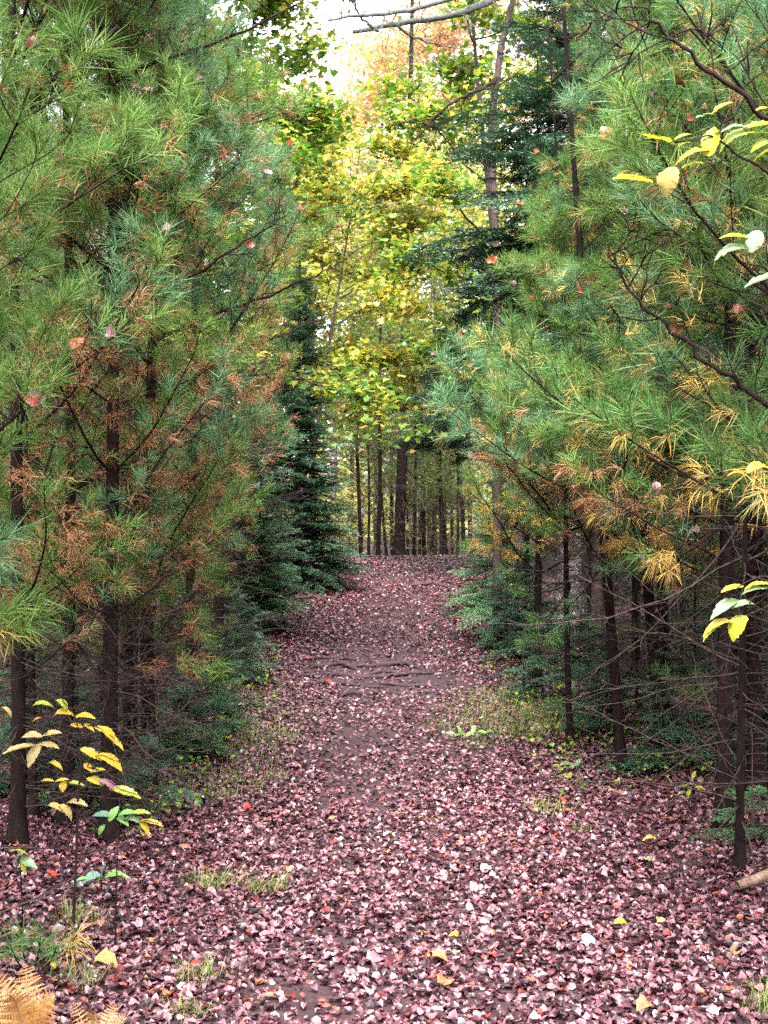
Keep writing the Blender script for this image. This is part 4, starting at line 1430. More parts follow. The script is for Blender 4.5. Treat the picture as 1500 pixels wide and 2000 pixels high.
for v, t_ in LITV:
    LMESH.append({m_: tri_mesh('fallen_leaf', v, t_, np.zeros(len(t_)), [M[m_]]) for m_ in ('litter_obj', 'leaf_red', 'leaf_dark_red', 'leaf_orange', 'leaf_pink')})
COLS = ['litter_obj', 'litter_obj', 'litter_obj', 'leaf_pink', 'leaf_pink', 'leaf_red', 'leaf_dark_red', 'leaf_dark_red', 'leaf_orange']
CW = {'litter_obj': 'dusty pink brown', 'leaf_pink': 'pale pink', 'leaf_red': 'bright red', 'leaf_dark_red': 'dark wine red', 'leaf_orange': 'orange red'}
CP = np.array([0.2, 0.2, 0.2, 0.12, 0.12, 0.03, 0.05, 0.05, 0.03])
for i in idx:
    c = COLS[rng.choice(9, p=CP / CP.sum())]
    o = obj('fallen_leaf', LMESH[rng.integers(6)][c], None, (x[i], y[i], z[i] + 0.004), quat_from(Nn[i], yaw[i]), float(size[i]))
    where = ['beside the golden ferns', 'right of the golden ferns', 'left of mid path', 'in mid path', 'right of mid path', 'on the right litter', 'by the curved stick'][int(min(max((px[i] - 50) // 200, 0), 6))]
    row = 'at the bottom edge' if py[i] > 1940 else 'just above the bottom edge' if py[i] > 1870 else 'above the nearest leaves'
    tag(o, f'{CW[c]} fallen maple leaf {where}, {row}', 'fallen leaf', f'{CW[c]} leaves {where}, {row}')
keep = np.ones(n, bool)
keep[idx] = False
mb = MB()
var = rng.integers(0, 8, n)
nearm = y < 8.5
for k in range(4):
    s = keep & ~nearm & (var % 4 == k)
    scatter_leaves(mb, LITF[k], np.stack([x, y, z], -1)[s], Nn[s], yaw[s], size[s])
for k in range(8):
    s = keep & nearm & (var == k)
    scatter_leaves(mb, LITV[k], np.stack([x, y, z], -1)[s], Nn[s], yaw[s], size[s])
fl = obj('fallen_leaves', mb.mesh('fallen_leaves', [M['litter']]))
tag(fl, 'pinkish brown carpet of fallen maple leaves covering the path', 'leaf litter', kind='stuff')


# ------------------------------------------------------------------ single leaves one can point at on the path
def lone_leaf(px, py, mat, size, label, kind=0, tilt=(0.2, -0.25)):
    b_ = GP_(px, py)
    v, t_ = LITV[kind]
    o = obj('fallen_leaf', tri_mesh('fallen_leaf', v, t_, np.zeros(len(t_)), [M[mat]]), None, (b_[0], b_[1], b_[2] + 0.035), quat_from(np.array([tilt[0], tilt[1], 1.0]), RNG.uniform(0, 6.28)), size)
    tag(o, label, 'fallen leaf')


lone_leaf(888, 1845, 'leaf_yellow', 0.036, 'small clear yellow leaf alone in the middle of the leaf carpet')
lone_leaf(1152, 1848, 'leaf_lilac', 0.06, 'bluish lilac leaf lying among red ones on the right leaf carpet', 1)
lone_leaf(205, 1895, 'leaf_pale', 0.09, 'large peach coloured leaf lying right of the golden fern', 0)
lone_leaf(102, 1893, 'leaf_yellow', 0.05, 'yellow leaf standing on edge above the golden fern', 6, (0.1, -0.9))
lone_leaf(485, 1588, 'leaf_red', 0.06, 'vivid red leaf on the left litter below the grass tuft')
lone_leaf(858, 1888, 'leaf_orange', 0.06, 'coral leaf in the lower middle of the path')
lone_leaf(870, 1935, 'leaf_orange', 0.06, 'peach orange leaf near the bottom edge of the path')
lone_leaf(735, 1890, 'leaf_pink', 0.07, 'broad pink veined leaf left of the lower middle of the path')
lone_leaf(1260, 1980, 'leaf_orange', 0.06, 'orange leaf near the bottom edge on the right')
lone_leaf(1200, 1820, 'leaf_lime', 0.07, 'yellow green leaf on the right litter above the pale stick', 6)
lone_leaf(1260, 1695, 'leaf_green', 0.05, 'green leaf lying on the right litter', 6)
lone_leaf(1285, 1655, 'leaf_pale', 0.075, 'two toned tan leaf on the twigs right of the path', 6)
lone_leaf(908, 1305, 'leaf_pink', 0.08, 'pink leaf lying right of the surface roots')
lone_leaf(640, 1338, 'leaf_red', 0.08, 'red pink leaf between the surface roots')

# small green and yellow ground plants along both edges
rng = np.random.default_rng(66)
for (x0, x1, y0, y1, n_, lab) in [(-1.75, -0.95, 6.2, 13.5, 800, 'small green and yellow ground plants along the left path edge'), (0.95, 2.0, 7.2, 13.0, 800, 'small green and yellow ground plants along the right verge')]:
    cx = rng.uniform(x0, x1, n_ // 7)
    cyy = rng.uniform(y0, y1, n_ // 7)
    x_ = np.repeat(cx, 7) + rng.normal(0, 0.05, len(cx) * 7)
    y_ = np.repeat(cyy, 7) + rng.normal(0, 0.07, len(cx) * 7)
    P_ = np.stack([x_, y_, gz(x_, y_) + rng.uniform(0.03, 0.16, len(x_))], -1)
    mb = MB()
    scatter_leaves(mb, leaf_base('litter_far', 0.5, 0.35, 31, 0.02), P_, np.array([0, -0.1, 1.0]) + rng.normal(0, 0.3, P_.shape), rng.uniform(0, 6.28, len(x_)), rng.uniform(0.018, 0.042, len(x_)))
    tag(obj('ground_cover', mb.mesh('ground_cover', [M['maple_green']])), lab, 'ground plants', kind='stuff')

# ------------------------------------------------------------------ surface roots
def ground_tube(name, pts, r, mat, label, cat, sink=0.4, group=None, jit=0.012, seed=0, flat=False, sides=7):
    rng = np.random.default_rng(seed)
    G = np.array([GP_(a, b_) for a, b_ in pts])
    s = np.linspace(0, len(G) - 1, len(G) * 6)
    x_ = np.interp(s, np.arange(len(G)), G[:, 0])
    y_ = np.interp(s, np.arange(len(G)), G[:, 1])
    x_ += np.cumsum(rng.normal(0, jit * 0.4, len(s))) * 0.5
    y_ += rng.normal(0, jit, len(s))
    kk = np.array([0.25, 0.5, 0.25])
    y_[1:-1] = np.convolve(y_, kk, 'valid')
    f = s / s[-1]
    rr = r * (0.35 + 0.65 * np.sin(np.clip(f, 0, 1) * math.pi) ** 0.6) * (1 + rng.normal(0, 0.10, len(s)))
    z_ = gz(x_, y_) + rr * (1 - sink) + 0.010 * np.sin(f * 9 + seed)
    P_ = np.stack([x_, y_, z_], -1)
    c = P_.mean(0)
    v, t_ = tube(P_ - c, rr, sides)
    o = obj(name, tri_mesh(name, v, t_, np.zeros(len(t_)), [M[mat]], True), None, c)
    return tag(o, label, cat, group)


ROOTS = [([(565, 1323), (610, 1326), (655, 1320), (720, 1326), (790, 1322), (845, 1318)], 0.026, 'long grey root crossing the middle of the bare path'),
         ([(575, 1300), (620, 1303), (665, 1300), (700, 1312)], 0.024, 'grey root arching at the left end of the upper roots'),
         ([(700, 1305), (745, 1301), (790, 1300), (830, 1309)], 0.027, 'thick grey root at the top right of the root step'),
         ([(690, 1330), (735, 1316), (775, 1318), (815, 1322)], 0.026, 'knotted grey root just under the thick upper one'),
         ([(590, 1343), (630, 1335), (690, 1340), (750, 1345)], 0.021, 'thin root below the long crossing root'),
         ([(660, 1362), (700, 1358), (735, 1356)], 0.022, 'short root lowest on the path'),
         ([(600, 1290), (650, 1287), (690, 1292)], 0.018, 'faint root highest up the left of the root step'),
         ([(740, 1338), (800, 1342), (850, 1345)], 0.018, 'low root on the right, half covered by leaves'),
         ([(635, 1337), (650, 1322), (668, 1318)], 0.019, 'short oblique root linking two crossing roots'),
         ([(800, 1146), (840, 1144), (875, 1147)], 0.040, 'dark root lying across the crest of the path')]
for k, (pts, r, lab) in enumerate(ROOTS):
    ground_tube('tree_root', pts, r, 'root', lab, 'tree root', 0.2, 'roots across the path', seed=k)

STICKS = [([(1380, 1895), (1420, 1880), (1450, 1862), (1500, 1845)], 0.013, 'pale curved stick on the leaf litter at the lower right edge'),
          ([(470, 1985), (510, 1962), (545, 1954), (590, 1960)], 0.009, 'thin dark stick at the bottom edge of the path'),
          ([(1150, 1540), (1210, 1555), (1270, 1548)], 0.012, 'brown stick lying in the litter under the slim leaning pine'),
          ([(1080, 1545), (1130, 1515), (1180, 1490)], 0.008, 'thin twig slanting beside the foot of the slim leaning pine'),
          ([(560, 1175), (610, 1168), (660, 1175)], 0.03, 'grey dead branch lying under the conical hemlock'),
          ([(590, 1160), (625, 1172), (650, 1185)], 0.025, 'shorter dead branch crossing the grey one under the hemlock'),
          ([(625, 1190), (655, 1172), (675, 1160)], 0.025, 'forked dead branch rising to the right under the hemlock'),
          ([(530, 1172), (575, 1160), (620, 1157)], 0.022, 'thin dead branch deep in the shade of the hemlock'),
          ([(270, 1960), (285, 1915), (290, 1880)], 0.007, 'thin upright twig lying across the litter right of the fern'),
          ([(690, 1868), (640, 1880), (600, 1890)], 0.006, 'fine twig in the leaf carpet left of the middle')]
for k, (pts, r, lab) in enumerate(STICKS):
    ground_tube('fallen_stick', pts, r, 'stick' if k < 4 or k > 7 else 'twig_dead', lab, 'stick', 0.0, 'sticks on the forest floor', seed=40 + k, sides=6)

# lichened log end at the right edge
lg = thing('lichen_log', 'short pale lichen covered log end at the lower right edge', 'log', GP_(1497, 1752))
v, t_ = tube(np.array([[-0.12, -0.02, 0.05], [-0.04, 0.0, 0.07], [0.06, 0.03, 0.10], [0.16, 0.05, 0.13], [0.3, 0.08, 0.15]]), np.array([0.018, 0.022, 0.021, 0.024, 0.022]), 9)
obj('log_body', tri_mesh('log_body', v, t_, np.zeros(len(t_)), [M['stick']], True), lg)
v, t_ = tube(np.array([[0.05, 0.03, 0.09], [0.03, 0.0, 0.13], [0.0, -0.01, 0.17]]), np.array([0.009, 0.007, 0.004]), 6)
obj('snag', tri_mesh('snag', v, t_, np.zeros(len(t_)), [M['stick']], True), lg)

# dead stub at the right verge
sb = on_ground(1020, 1362)
st = thing('dead_stub', 'short broken dead stub at the edge of the right grass verge', 'stump', sb)
obj('trunk', trunk_mesh('stub', 0.19, 0.022, lambda h: np.array([0.02 * math.sin(h * 9), 0, h * 1.0]), M['bark_dark'], 7, seed=3), st)

# ------------------------------------------------------------------ saplings with single leaves
def sapling(label, cat, base, stems, leaves, seed=0, name='sapling', stem_mat='twig_dark', kindv=OVAL_V):
    """stems: list of (world points, r0, r1); leaves: (px, py, d, length px, angle deg, material, width factor)."""
    rng = np.random.default_rng(seed)
    base = np.asarray(base, float)
    t = thing(name, label, cat, base)
    for k, (pts, r0, r1) in enumerate(stems):
        pts = np.asarray(pts, float) - base
        s = np.linspace(0, len(pts) - 1, len(pts) * 4)
        P_ = np.stack([np.interp(s, np.arange(len(pts)), pts[:, c]) for c in range(3)], -1)
        for _ in range(2):
            P_[1:-1] = (P_[:-2] + 2 * P_[1:-1] + P_[2:]) / 4
        v, t_ = tube(P_, np.linspace(r0, r1, len(P_)), 6)
        obj('stem' if k == 0 else 'twig', tri_mesh('sapling_stem', v, t_, np.zeros(len(t_)), [M[stem_mat]], True), t)
    for (px_, py_, d, lpx, ang, m_, wf) in leaves:
        c = world(px_, py_, d)
        ln = lpx / 1500 * d
        a = math.radians(ang)
        dirv = unit(np.array([math.cos(a), rng.normal(-0.1, 0.25), math.sin(a)]))
        up = np.array([rng.normal(0, 0.15), -0.45 + rng.normal(0, 0.12), 1.0])
        nr = unit(up - up.dot(dirv) * dirv)
        xv = np.cross(dirv, nr)
        R = Matrix([[xv[0], dirv[0], nr[0]], [xv[1], dirv[1], nr[1]], [xv[2], dirv[2], nr[2]]])
        k = int(rng.integers(4))
        key = (k, m_, 'oval')
        if key not in LEAF_MESH:
            v, t_ = OVAL_V[k]
            LEAF_MESH[key] = tri_mesh('oval_leaf', v, t_, np.zeros(len(t_)), [M[m_]])
        o = obj('leaf', LEAF_MESH[key], t, c - base - dirv * ln * 0.5, R.to_euler(), (ln * wf * 0.85, ln * 0.95, ln))
    return t


D = 2.65
bL = np.array([-1.08, D * K, float(gz(-1.08, D * K))])
Wl = lambda px, py: world(px, py, D)
sapling('young beech like sapling with bright yellow leaves in the dark lower left', 'sapling', bL,
        [([bL, Wl(148, 1700), Wl(152, 1560), Wl(160, 1480), Wl(150, 1400), Wl(120, 1365)], 0.006, 0.0015),
         ([Wl(152, 1560), Wl(120, 1545), Wl(80, 1570)], 0.003, 0.001), ([Wl(156, 1500), Wl(190, 1500), Wl(230, 1540), Wl(270, 1552)], 0.003, 0.001),
         ([Wl(158, 1470), Wl(130, 1490), Wl(75, 1455), Wl(98, 1420)], 0.003, 0.001), ([Wl(155, 1430), Wl(180, 1412), Wl(235, 1450)], 0.003, 0.001),
         ([Wl(152, 1520), Wl(190, 1470), Wl(235, 1490)], 0.002, 0.001), ([Wl(150, 1410), Wl(80, 1400), Wl(20, 1388)], 0.002, 0.001)],
        [(16, 1388, D, 30, -40, 'leaf_pale', 0.8), (85, 1373, D, 44, 2, 'leaf_lime', 0.7), (125, 1375, D, 34, -40, 'leaf_lime', 1.2), (125, 1390, D, 40, 5, 'leaf_yellow', 1.1), (165, 1397, D, 46, 6, 'leaf_yellow', 0.9),
         (70, 1404, D, 24, 40, 'leaf_yellow', 0.9), (150, 1418, D, 28, -10, 'leaf_yellow', 1.5), (172, 1418, D, 34, -12, 'leaf_yellow', 0.7), (212, 1432, D, 62, -32, 'leaf_yellow', 1.1), (225, 1451, D, 50, -35, 'leaf_yellow', 0.7),
         (60, 1435, D, 46, 178, 'leaf_pale', 0.9), (102, 1432, D, 42, 12, 'leaf_pale', 0.9), (36, 1463, D, 72, 192, 'leaf_pale', 0.5), (97, 1457, D, 46, -10, 'leaf_pale', 0.9), (66, 1478, D, 58, 235, 'leaf_pale', 1.5),
         (110, 1492, D, 34, -20, 'leaf_yellow', 0.8), (180, 1474, D, 52, -30, 'leaf_yellow', 0.9), (218, 1485, D, 62, -28, 'leaf_yellow', 0.9), (172, 1499, D, 24, -40, 'leaf_yellow', 1.4), (192, 1505, D, 34, 8, 'leaf_yellow', 0.9),
         (92, 1525, D, 30, 180, 'leaf_yellow', 0.6), (122, 1524, D, 30, 10, 'leaf_yellow', 0.7), (123, 1536, D, 24, 260, 'leaf_yellow', 1.5), (150, 1530, D, 36, -8, 'leaf_lime', 0.6), (188, 1526, D, 40, -20, 'leaf_yellow', 1.2),
         (215, 1532, D, 48, -30, 'leaf_pink', 1.0), (246, 1549, D, 72, -16, 'leaf_lime', 0.7), (147, 1565, D, 62, 12, 'leaf_pale', 0.7), (108, 1574, D, 46, -8, 'leaf_pale', 0.7), (131, 1583, D, 44, -40, 'leaf_pale', 1.0)], seed=1)
D2 = 2.75
W3 = lambda px, py: world(px, py, D2)
b2 = GP_(225, 1860)
sapling('low plant with green and orange leaves just right of the yellow sapling', 'plant', b2,
        [([b2, W3(228, 1700), W3(232, 1610)], 0.004, 0.0015), ([W3(230, 1640), W3(280, 1600), W3(310, 1608)], 0.002, 0.001), ([W3(232, 1612), W3(200, 1592)], 0.002, 0.001)],
        [(200, 1590, D2, 44, 170, 'leaf_teal', 0.9), (222, 1588, D2, 36, 60, 'leaf_green', 1.1), (250, 1586, D2, 40, 10, 'leaf_green', 0.9), (275, 1588, D2, 48, 2, 'leaf_lime', 0.6), (262, 1600, D2, 44, -10, 'leaf_mint', 0.8),
         (298, 1608, D2, 50, -12, 'leaf_yellow', 0.6), (285, 1618, D2, 36, -50, 'leaf_yellow', 0.9), (196, 1622, D2, 28, 235, 'leaf_green', 1.0), (240, 1602, D2, 34, -20, 'leaf_green', 1.0)], seed=2, name='leafy_plant')
b3 = GP_(45, 1830)
W4 = lambda px, py: world(px, py, 2.5)
sapling('small plant with pale mint leaves at the left edge', 'plant', b3,
        [([b3, W4(42, 1730), W4(38, 1665)], 0.003, 0.001)],
        [(32, 1677, 2.5, 44, 235, 'leaf_mint', 0.9), (56, 1686, 2.5, 46, -25, 'leaf_mint', 0.9), (38, 1661, 2.5, 40, 0, 'leaf_lime', 0.5), (46, 1692, 2.5, 34, -75, 'leaf_lime', 0.7)], seed=3, name='leafy_plant')
b4 = GP_(205, 1760)
b4y = b4[1] / K
W5 = lambda px, py: world(px, py, b4y)
sapling('low plant with blue green leaves on the left litter', 'plant', b4,
        [([b4, W5(205, 1738), W5(203, 1715)], 0.003, 0.001)],
        [(176, 1712, b4y, 46, 190, 'leaf_teal', 1.5), (200, 1702, b4y, 42, 75, 'leaf_teal', 1.3), (222, 1706, b4y, 44, 15, 'leaf_green', 1.1), (186, 1726, b4y, 30, 240, 'leaf_lime', 1.0), (240, 1712, b4y, 40, -5, 'leaf_green', 0.5), (160, 1716, b4y, 40, 180, 'leaf_green', 0.5)], seed=4, name='leafy_plant')

# shrub right of the frame whose leafy twigs reach in
DR = 1.65
Wr = lambda px, py, d=DR: world(px, py, d)
bR = np.array([1.12, 1.75 * K, float(gz(1.12, 1.75 * K))])
top = lambda z: np.array([1.12 + 0.02 * math.sin(z * 3), 1.75 * K, z])
sapling('shrub at the right edge holding large yellow and pale green leaves on thin twigs', 'shrub', bR,
        [([bR, top(0.8), top(1.4), top(2.0), top(2.6)], 0.009, 0.004),
         ([top(2.05), Wr(1500, 328), Wr(1440, 305), Wr(1415, 280), Wr(1385, 262), Wr(1350, 275), Wr(1310, 278)], 0.004, 0.001),
         ([Wr(1440, 305), Wr(1400, 318), Wr(1330, 344)], 0.0016, 0.001),
         ([top(1.85), Wr(1500, 520), Wr(1455, 515), Wr(1435, 503)], 0.004, 0.001),
         ([top(1.2), Wr(1500, 1130), Wr(1470, 1170), Wr(1440, 1205)], 0.003, 0.001),
         ([top(1.25), Wr(1500, 1120), Wr(1460, 1135), Wr(1420, 1160)], 0.0025, 0.001),
         ([top(1.5), Wr(1500, 915), Wr(1470, 910)], 0.003, 0.001)],
        [(1234, 350, DR, 94, 178, 'leaf_yellow', 0.75), (1304, 354, DR, 62, 250, 'leaf_pale', 1.9), (1288, 271, DR, 74, 170, 'leaf_lime', 0.9), (1270, 268, DR, 50, 165, 'leaf_yellow', 0.7), (1335, 266, DR, 38, 20, 'leaf_lime', 0.9), (1338, 278, DR, 32, 190, 'leaf_lime', 0.9),
         (1350, 298, DR, 78, 195, 'leaf_yellow', 0.8), (1390, 274, DR, 66, 80, 'leaf_lime', 1.3), (1440, 262, DR, 92, 32, 'leaf_lime', 1.1), (1352, 320, DR, 50, 190, 'leaf_lime', 0.7), (1410, 208, DR, 50, 32, 'leaf_lime', 0.8), (1385, 222, DR, 24, 0, 'leaf_lime', 1.2), (1368, 228, DR, 28, 195, 'leaf_mint', 0.8),
         (1485, 245, DR, 70, 10, 'leaf_lime', 1.0), (1440, 246, DR, 66, 10, 'leaf_mint', 0.6), (1490, 278, DR, 66, 200, 'leaf_lime', 1.0), (1492, 300, DR, 64, 205, 'leaf_lime', 1.0), (1490, 212, DR, 30, 15, 'leaf_yellow', 0.8),
         (1430, 484, DR, 76, 186, 'leaf_mint', 1.1), (1474, 472, DR, 50, 250, 'leaf_mint', 1.6), (1434, 461, DR, 68, 178, 'leaf_lime', 0.5), (1490, 547, DR, 84, 196, 'leaf_mint', 0.6),
         (1480, 1140, DR, 60, 20, 'leaf_lime', 0.6), (1430, 1150, DR, 60, 190, 'leaf_lime', 0.6), (1415, 1183, DR, 80, 205, 'leaf_mint', 0.7), (1450, 1178, DR, 50, 185, 'leaf_mint', 0.9), (1470, 1150, DR, 56, 190, 'leaf_mint', 0.6),
         (1400, 1218, DR, 70, 195, 'leaf_yellow', 0.7), (1388, 1232, DR, 50, 210, 'leaf_lime', 0.5), (1438, 1224, DR, 60, 235, 'leaf_lime', 1.5),
         (1482, 908, DR, 60, 20, 'leaf_yellow', 0.9), (1440, 922, DR, 40, 170, 'leaf_yellow', 0.4)], seed=5, name='shrub')

b6 = GP_(1350, 1580)
b6y = b6[1] / K
W6 = lambda px, py: world(px, py, b6y - 0.1)
sapling('small plant with lime leaves left of the stout black trunk foot', 'plant', b6, [([b6, W6(1352, 1550), W6(1350, 1520)], 0.003, 0.001)],
        [(1355, 1513, b6y - .1, 18, 60, 'leaf_lime', 1.0), (1368, 1538, b6y - .1, 24, -5, 'leaf_lime', 0.9), (1340, 1535, b6y - .1, 30, 200, 'leaf_lime', 0.6), (1345, 1550, b6y - .1, 30, 250, 'leaf_lime', 0.6), (1330, 1548, b6y - .1, 24, 190, 'leaf_mint', 0.6)], seed=6, name='leafy_plant')
b7 = GP_(1130, 1505)
sapling('patch of small pale mint leaves in the litter by the slim leaning pine', 'plant', b7, [([b7, b7 + np.array([0, 0, 0.06])], 0.002, 0.001)],
        [(1105, 1490, b7[1] / K, 24, 170, 'leaf_mint', 1.2), (1120, 1495, b7[1] / K, 24, 20, 'leaf_mint', 1.2), (1130, 1488, b7[1] / K, 20, 60, 'leaf_mint', 1.2), (1115, 1502, b7[1] / K, 22, 200, 'leaf_lime', 1.0), (1138, 1498, b7[1] / K, 20, -10, 'leaf_mint', 1.0)], seed=7, name='leafy_plant')
b8 = GP_(905, 1445)
sapling('bright green ground plant at the tip of the right verge', 'plant', b8, [([b8, b8 + np.array([0, 0, 0.05])], 0.002, 0.001)],
        [(880 + 9 * k, 1432 + 6 * math.sin(k * 2.3), b8[1] / K, 22, 50 * k, 'leaf_green' if k % 3 else 'leaf_mint', 1.0) for k in range(10)], seed=8, name='leafy_plant')

# ------------------------------------------------------------------ leaves caught in the branches
CAUGHT = [(78, 28, 2.6, 'leaf_red'), (68, 80, 2.5, 'leaf_dark_red'), (132, 168, 2.8, 'leaf_red'), (205, 45, 2.8, 'leaf_pink'), (230, 45, 2.9, 'leaf_dark_red'), (228, 158, 3.2, 'leaf_dark_red'), (185, 8, 2.6, 'leaf_red'), (312, 58, 3.2, 'leaf_orange'), (250, 75, 3.0, 'leaf_dark_red'),
          (118, 300, 2.4, 'leaf_dark_red'), (118, 365, 2.5, 'leaf_red'), (252, 396, 2.8, 'leaf_orange'), (278, 398, 2.9, 'leaf_red'), (258, 352, 3, 'leaf_orange'), (300, 182, 3.3, 'leaf_pink'), (376, 155, 3.6, 'leaf_dark_red'), (552, 188, 4.6, 'leaf_orange'), (618, 152, 4.8, 'leaf_dark_red'),
          (503, 192, 4.4, 'leaf_dark_red'), (600, 275, 4.8, 'leaf_red'), (545, 355, 4.6, 'leaf_pink'), (618, 352, 4.8, 'leaf_red'), (455, 390, 4.2, 'leaf_pink'), (434, 336, 4.2, 'leaf_dark_red'), (316, 518, 3.2, 'leaf_pink'), (412, 518, 3.8, 'leaf_pink'), (463, 478, 4.2, 'leaf_red'), (485, 555, 4.4, 'leaf_red'), (335, 460, 3.4, 'leaf_pink'),
          (710, 540, 5.6, 'leaf_red'), (750, 426, 6, 'leaf_dark_red'), (139, 675, 2.8, 'leaf_orange'), (210, 678, 2.9, 'leaf_pink'), (222, 703, 2.9, 'leaf_pink'), (48, 725, 2.8, 'leaf_pink'), (60, 782, 2.9, 'leaf_red'), (50, 803, 2.8, 'leaf_pink'), (256, 888, 3.2, 'leaf_red'), (520, 740, 4.5, 'leaf_dark_red'), (521, 898, 4.6, 'leaf_dark_red'),
          (395, 1058, 4.2, 'leaf_pink'), (378, 1155, 4.2, 'leaf_pink'), (302, 1180, 3.8, 'leaf_pink'), (170, 1333, 3.2, 'leaf_pink'), (30, 1300, 2.8, 'leaf_pale'), (579, 990, 7, 'leaf_orange'), (484, 1018, 6, 'leaf_pink'),
          (985, 305, 4.6, 'leaf_red'), (905, 365, 5, 'leaf_dark_red'), (898, 434, 5, 'leaf_red'), (940, 392, 5, 'leaf_orange'), (978, 453, 4.8, 'leaf_pink'), (960, 482, 4.8, 'leaf_red'), (1010, 555, 4.4, 'leaf_pink'), (1140, 562, 3.4, 'leaf_orange'), (1040, 583, 4, 'leaf_dark_red'), (902, 655, 5, 'leaf_red'), (765, 714, 8, 'leaf_dark_red'),
          (1162, 22, 3.5, 'leaf_red'), (1330, 22, 2.5, 'leaf_red'), (1345, 58, 2.5, 'leaf_orange'), (1260, 185, 2.7, 'leaf_dark_red'), (1320, 192, 2.5, 'leaf_dark_red'), (1345, 240, 2.3, 'leaf_red'), (1190, 258, 3, 'leaf_orange'), (1195, 405, 3, 'leaf_dark_red'), (1215, 408, 2.9, 'leaf_orange'), (1190, 483, 3, 'leaf_red'), (1290, 475, 2.6, 'leaf_pink'),
          (1340, 518, 2.4, 'leaf_red'), (1315, 608, 2.5, 'leaf_red'), (1413, 605, 2.3, 'leaf_dark_red'), (1442, 603, 2.2, 'leaf_red'), (1480, 607, 2.2, 'leaf_pink'), (1325, 643, 2.5, 'leaf_red'), (1415, 1085, 2.4, 'leaf_pink'), (1207, 1102, 3.6, 'leaf_pink'), (1245, 1088, 3.4, 'leaf_pink'), (1150, 1050, 3.8, 'leaf_pink'), (1070, 420, 4, 'leaf_pink'), (1360, 1220, 3.3, 'leaf_red'),
          (895, 830, 5.2, 'leaf_orange'), (897, 845, 5.2, 'leaf_dark_red'), (1275, 948, 3, 'leaf_pink'), (1460, 905, 2.2, 'leaf_pink'), (925, 905, 5, 'leaf_pink'), (1068, 318, 4, 'leaf_pink'), (1375, 212, 2.4, 'leaf_orange'), (1188, 330, 2.9, 'leaf_dark_red')]
CC = {'leaf_red': 'red', 'leaf_dark_red': 'wine red', 'leaf_orange': 'orange', 'leaf_pink': 'pale pink', 'leaf_pale': 'tan'}
CM = {}
CATCH = np.concatenate(CATCH)
CATCH = CATCH[CATCH[:, 1] > 1.5]
CPX = 750 + F * CATCH[:, 0] / CATCH[:, 1]
CPY = 1000 - F * (CATCH[:, 2] - EYE) / CATCH[:, 1]
for k, (a, b_, d, m_) in enumerate(CAUGHT):
    j = int(np.argmin(np.hypot(CPX - a, CPY - b_) + 7.0 * np.abs(CATCH[:, 1] - d * K) + 4.0 * CATCH[:, 1]))
    key = (k % 6, m_)
    if key not in CM:
        v, t_ = LITV[k % 6]
        CM[key] = tri_mesh('caught_leaf', v, t_, np.zeros(len(t_)), [M[m_]])
    n_ = unit(np.array([RNG.normal(0, 0.5), -0.5, RNG.uniform(-0.2, 1.0)]))
    row = 'high' if b_ < 260 else ('above eye level' if b_ < 560 else ('at mid height' if b_ < 900 else 'low'))
    col = ('at the far left of the left pines' if a < 180 else 'in the middle of the left pines' if a < 400 else 'on the path side of the left pines' if a < 680 else 'over the middle of the path' if a < 850 else 'on the path side of the right pines' if a < 1100 else 'in the middle of the right pines' if a < 1320 else 'at the far right of the right pines')
    o = obj('caught_leaf', CM[key], None, CATCH[j] + np.array([0, 0.0, 0.012]), quat_from(n_, RNG.uniform(0, 6.28)), float(RNG.uniform(0.04, 0.06)))
    tag(o, f'{CC[m_]} maple leaf caught {row} {col}', 'leaf', f'{CC[m_]} leaves caught {row} {col}')

# ------------------------------------------------------------------ golden ferns, lower left
def pinna_mesh(mat):
    mb = MB()
    n = 9
    xs_ = np.linspace(0, 1, n)
    wd_ = 0.16 * (1 - xs_) ** 0.7 + 0.01
    v = [(0, 0, 0)]
    t = []
    k = 0
    for i in range(n - 1):
        for s in (-1, 1):
            a = (xs_[i], 0, 0)
            c = (xs_[i + 1] * 0.98 + 0.02 * xs_[i], 0, 0)
            tip = (xs_[i] + 0.11, s * wd_[i], 0.012 * (-1) ** i)
            b2 = (xs_[i] + 0.02, s * wd_[i] * 0.85, -0.01)
            mb.add([a, b2, tip, c], [[0, 1, 2], [0, 2, 3]])
    return mb.mesh('pinna', [M[mat]])


PIN = pinna_mesh('fern')


def fern(label, base, fronds, seed):
    rng = np.random.default_rng(seed)
    t = thing('fern', label, 'fern', base)
    for (tip, ln_w) in fronds:
        tip = np.asarray(tip) - base
        s = np.linspace(0, 1, 16)[:, None]
        c = tip * np.array([0.35, 0.35, 0.75]) + np.array([0, 0, 0.06])
        P_ = 2 * s * (1 - s) * c + s * s * tip
        v, t_ = tube(P_, np.linspace(0.0028, 0.0008, 16), 4)
        fr = obj('frond', tri_mesh('rachis', v, t_, np.zeros(len(t_)), [M['stick']], True), t)
        tg = unit(np.gradient(P_, axis=0))
        up = np.array([0, -0.8, 0.6])
        L_ = np.linalg.norm(tip)
        for k in range(15):
            f = 0.18 + 0.8 * k / 15
            i = f * 15
            a = int(i)
            q = P_[a] + (P_[min(a + 1, 15)] - P_[a]) * (i - a)
            sd = unit(np.cross(tg[a], up))
            nr = unit(np.cross(sd, tg[a]))
            for s_ in (-1, 1):
                d_ = unit(sd * s_ + tg[a] * 0.35 + rng.normal(0, 0.06, 3) - np.array([0, 0, 0.12]))
                y_ = np.cross(nr, d_)
                R = Matrix([[d_[0], y_[0], nr[0]], [d_[1], y_[1], nr[1]], [d_[2], y_[2], nr[2]]])
                obj('pinna', PIN, fr, q, R.to_euler(), ln_w * (1.02 - f) ** 0.75 * rng.uniform(0.9, 1.1))
    return t


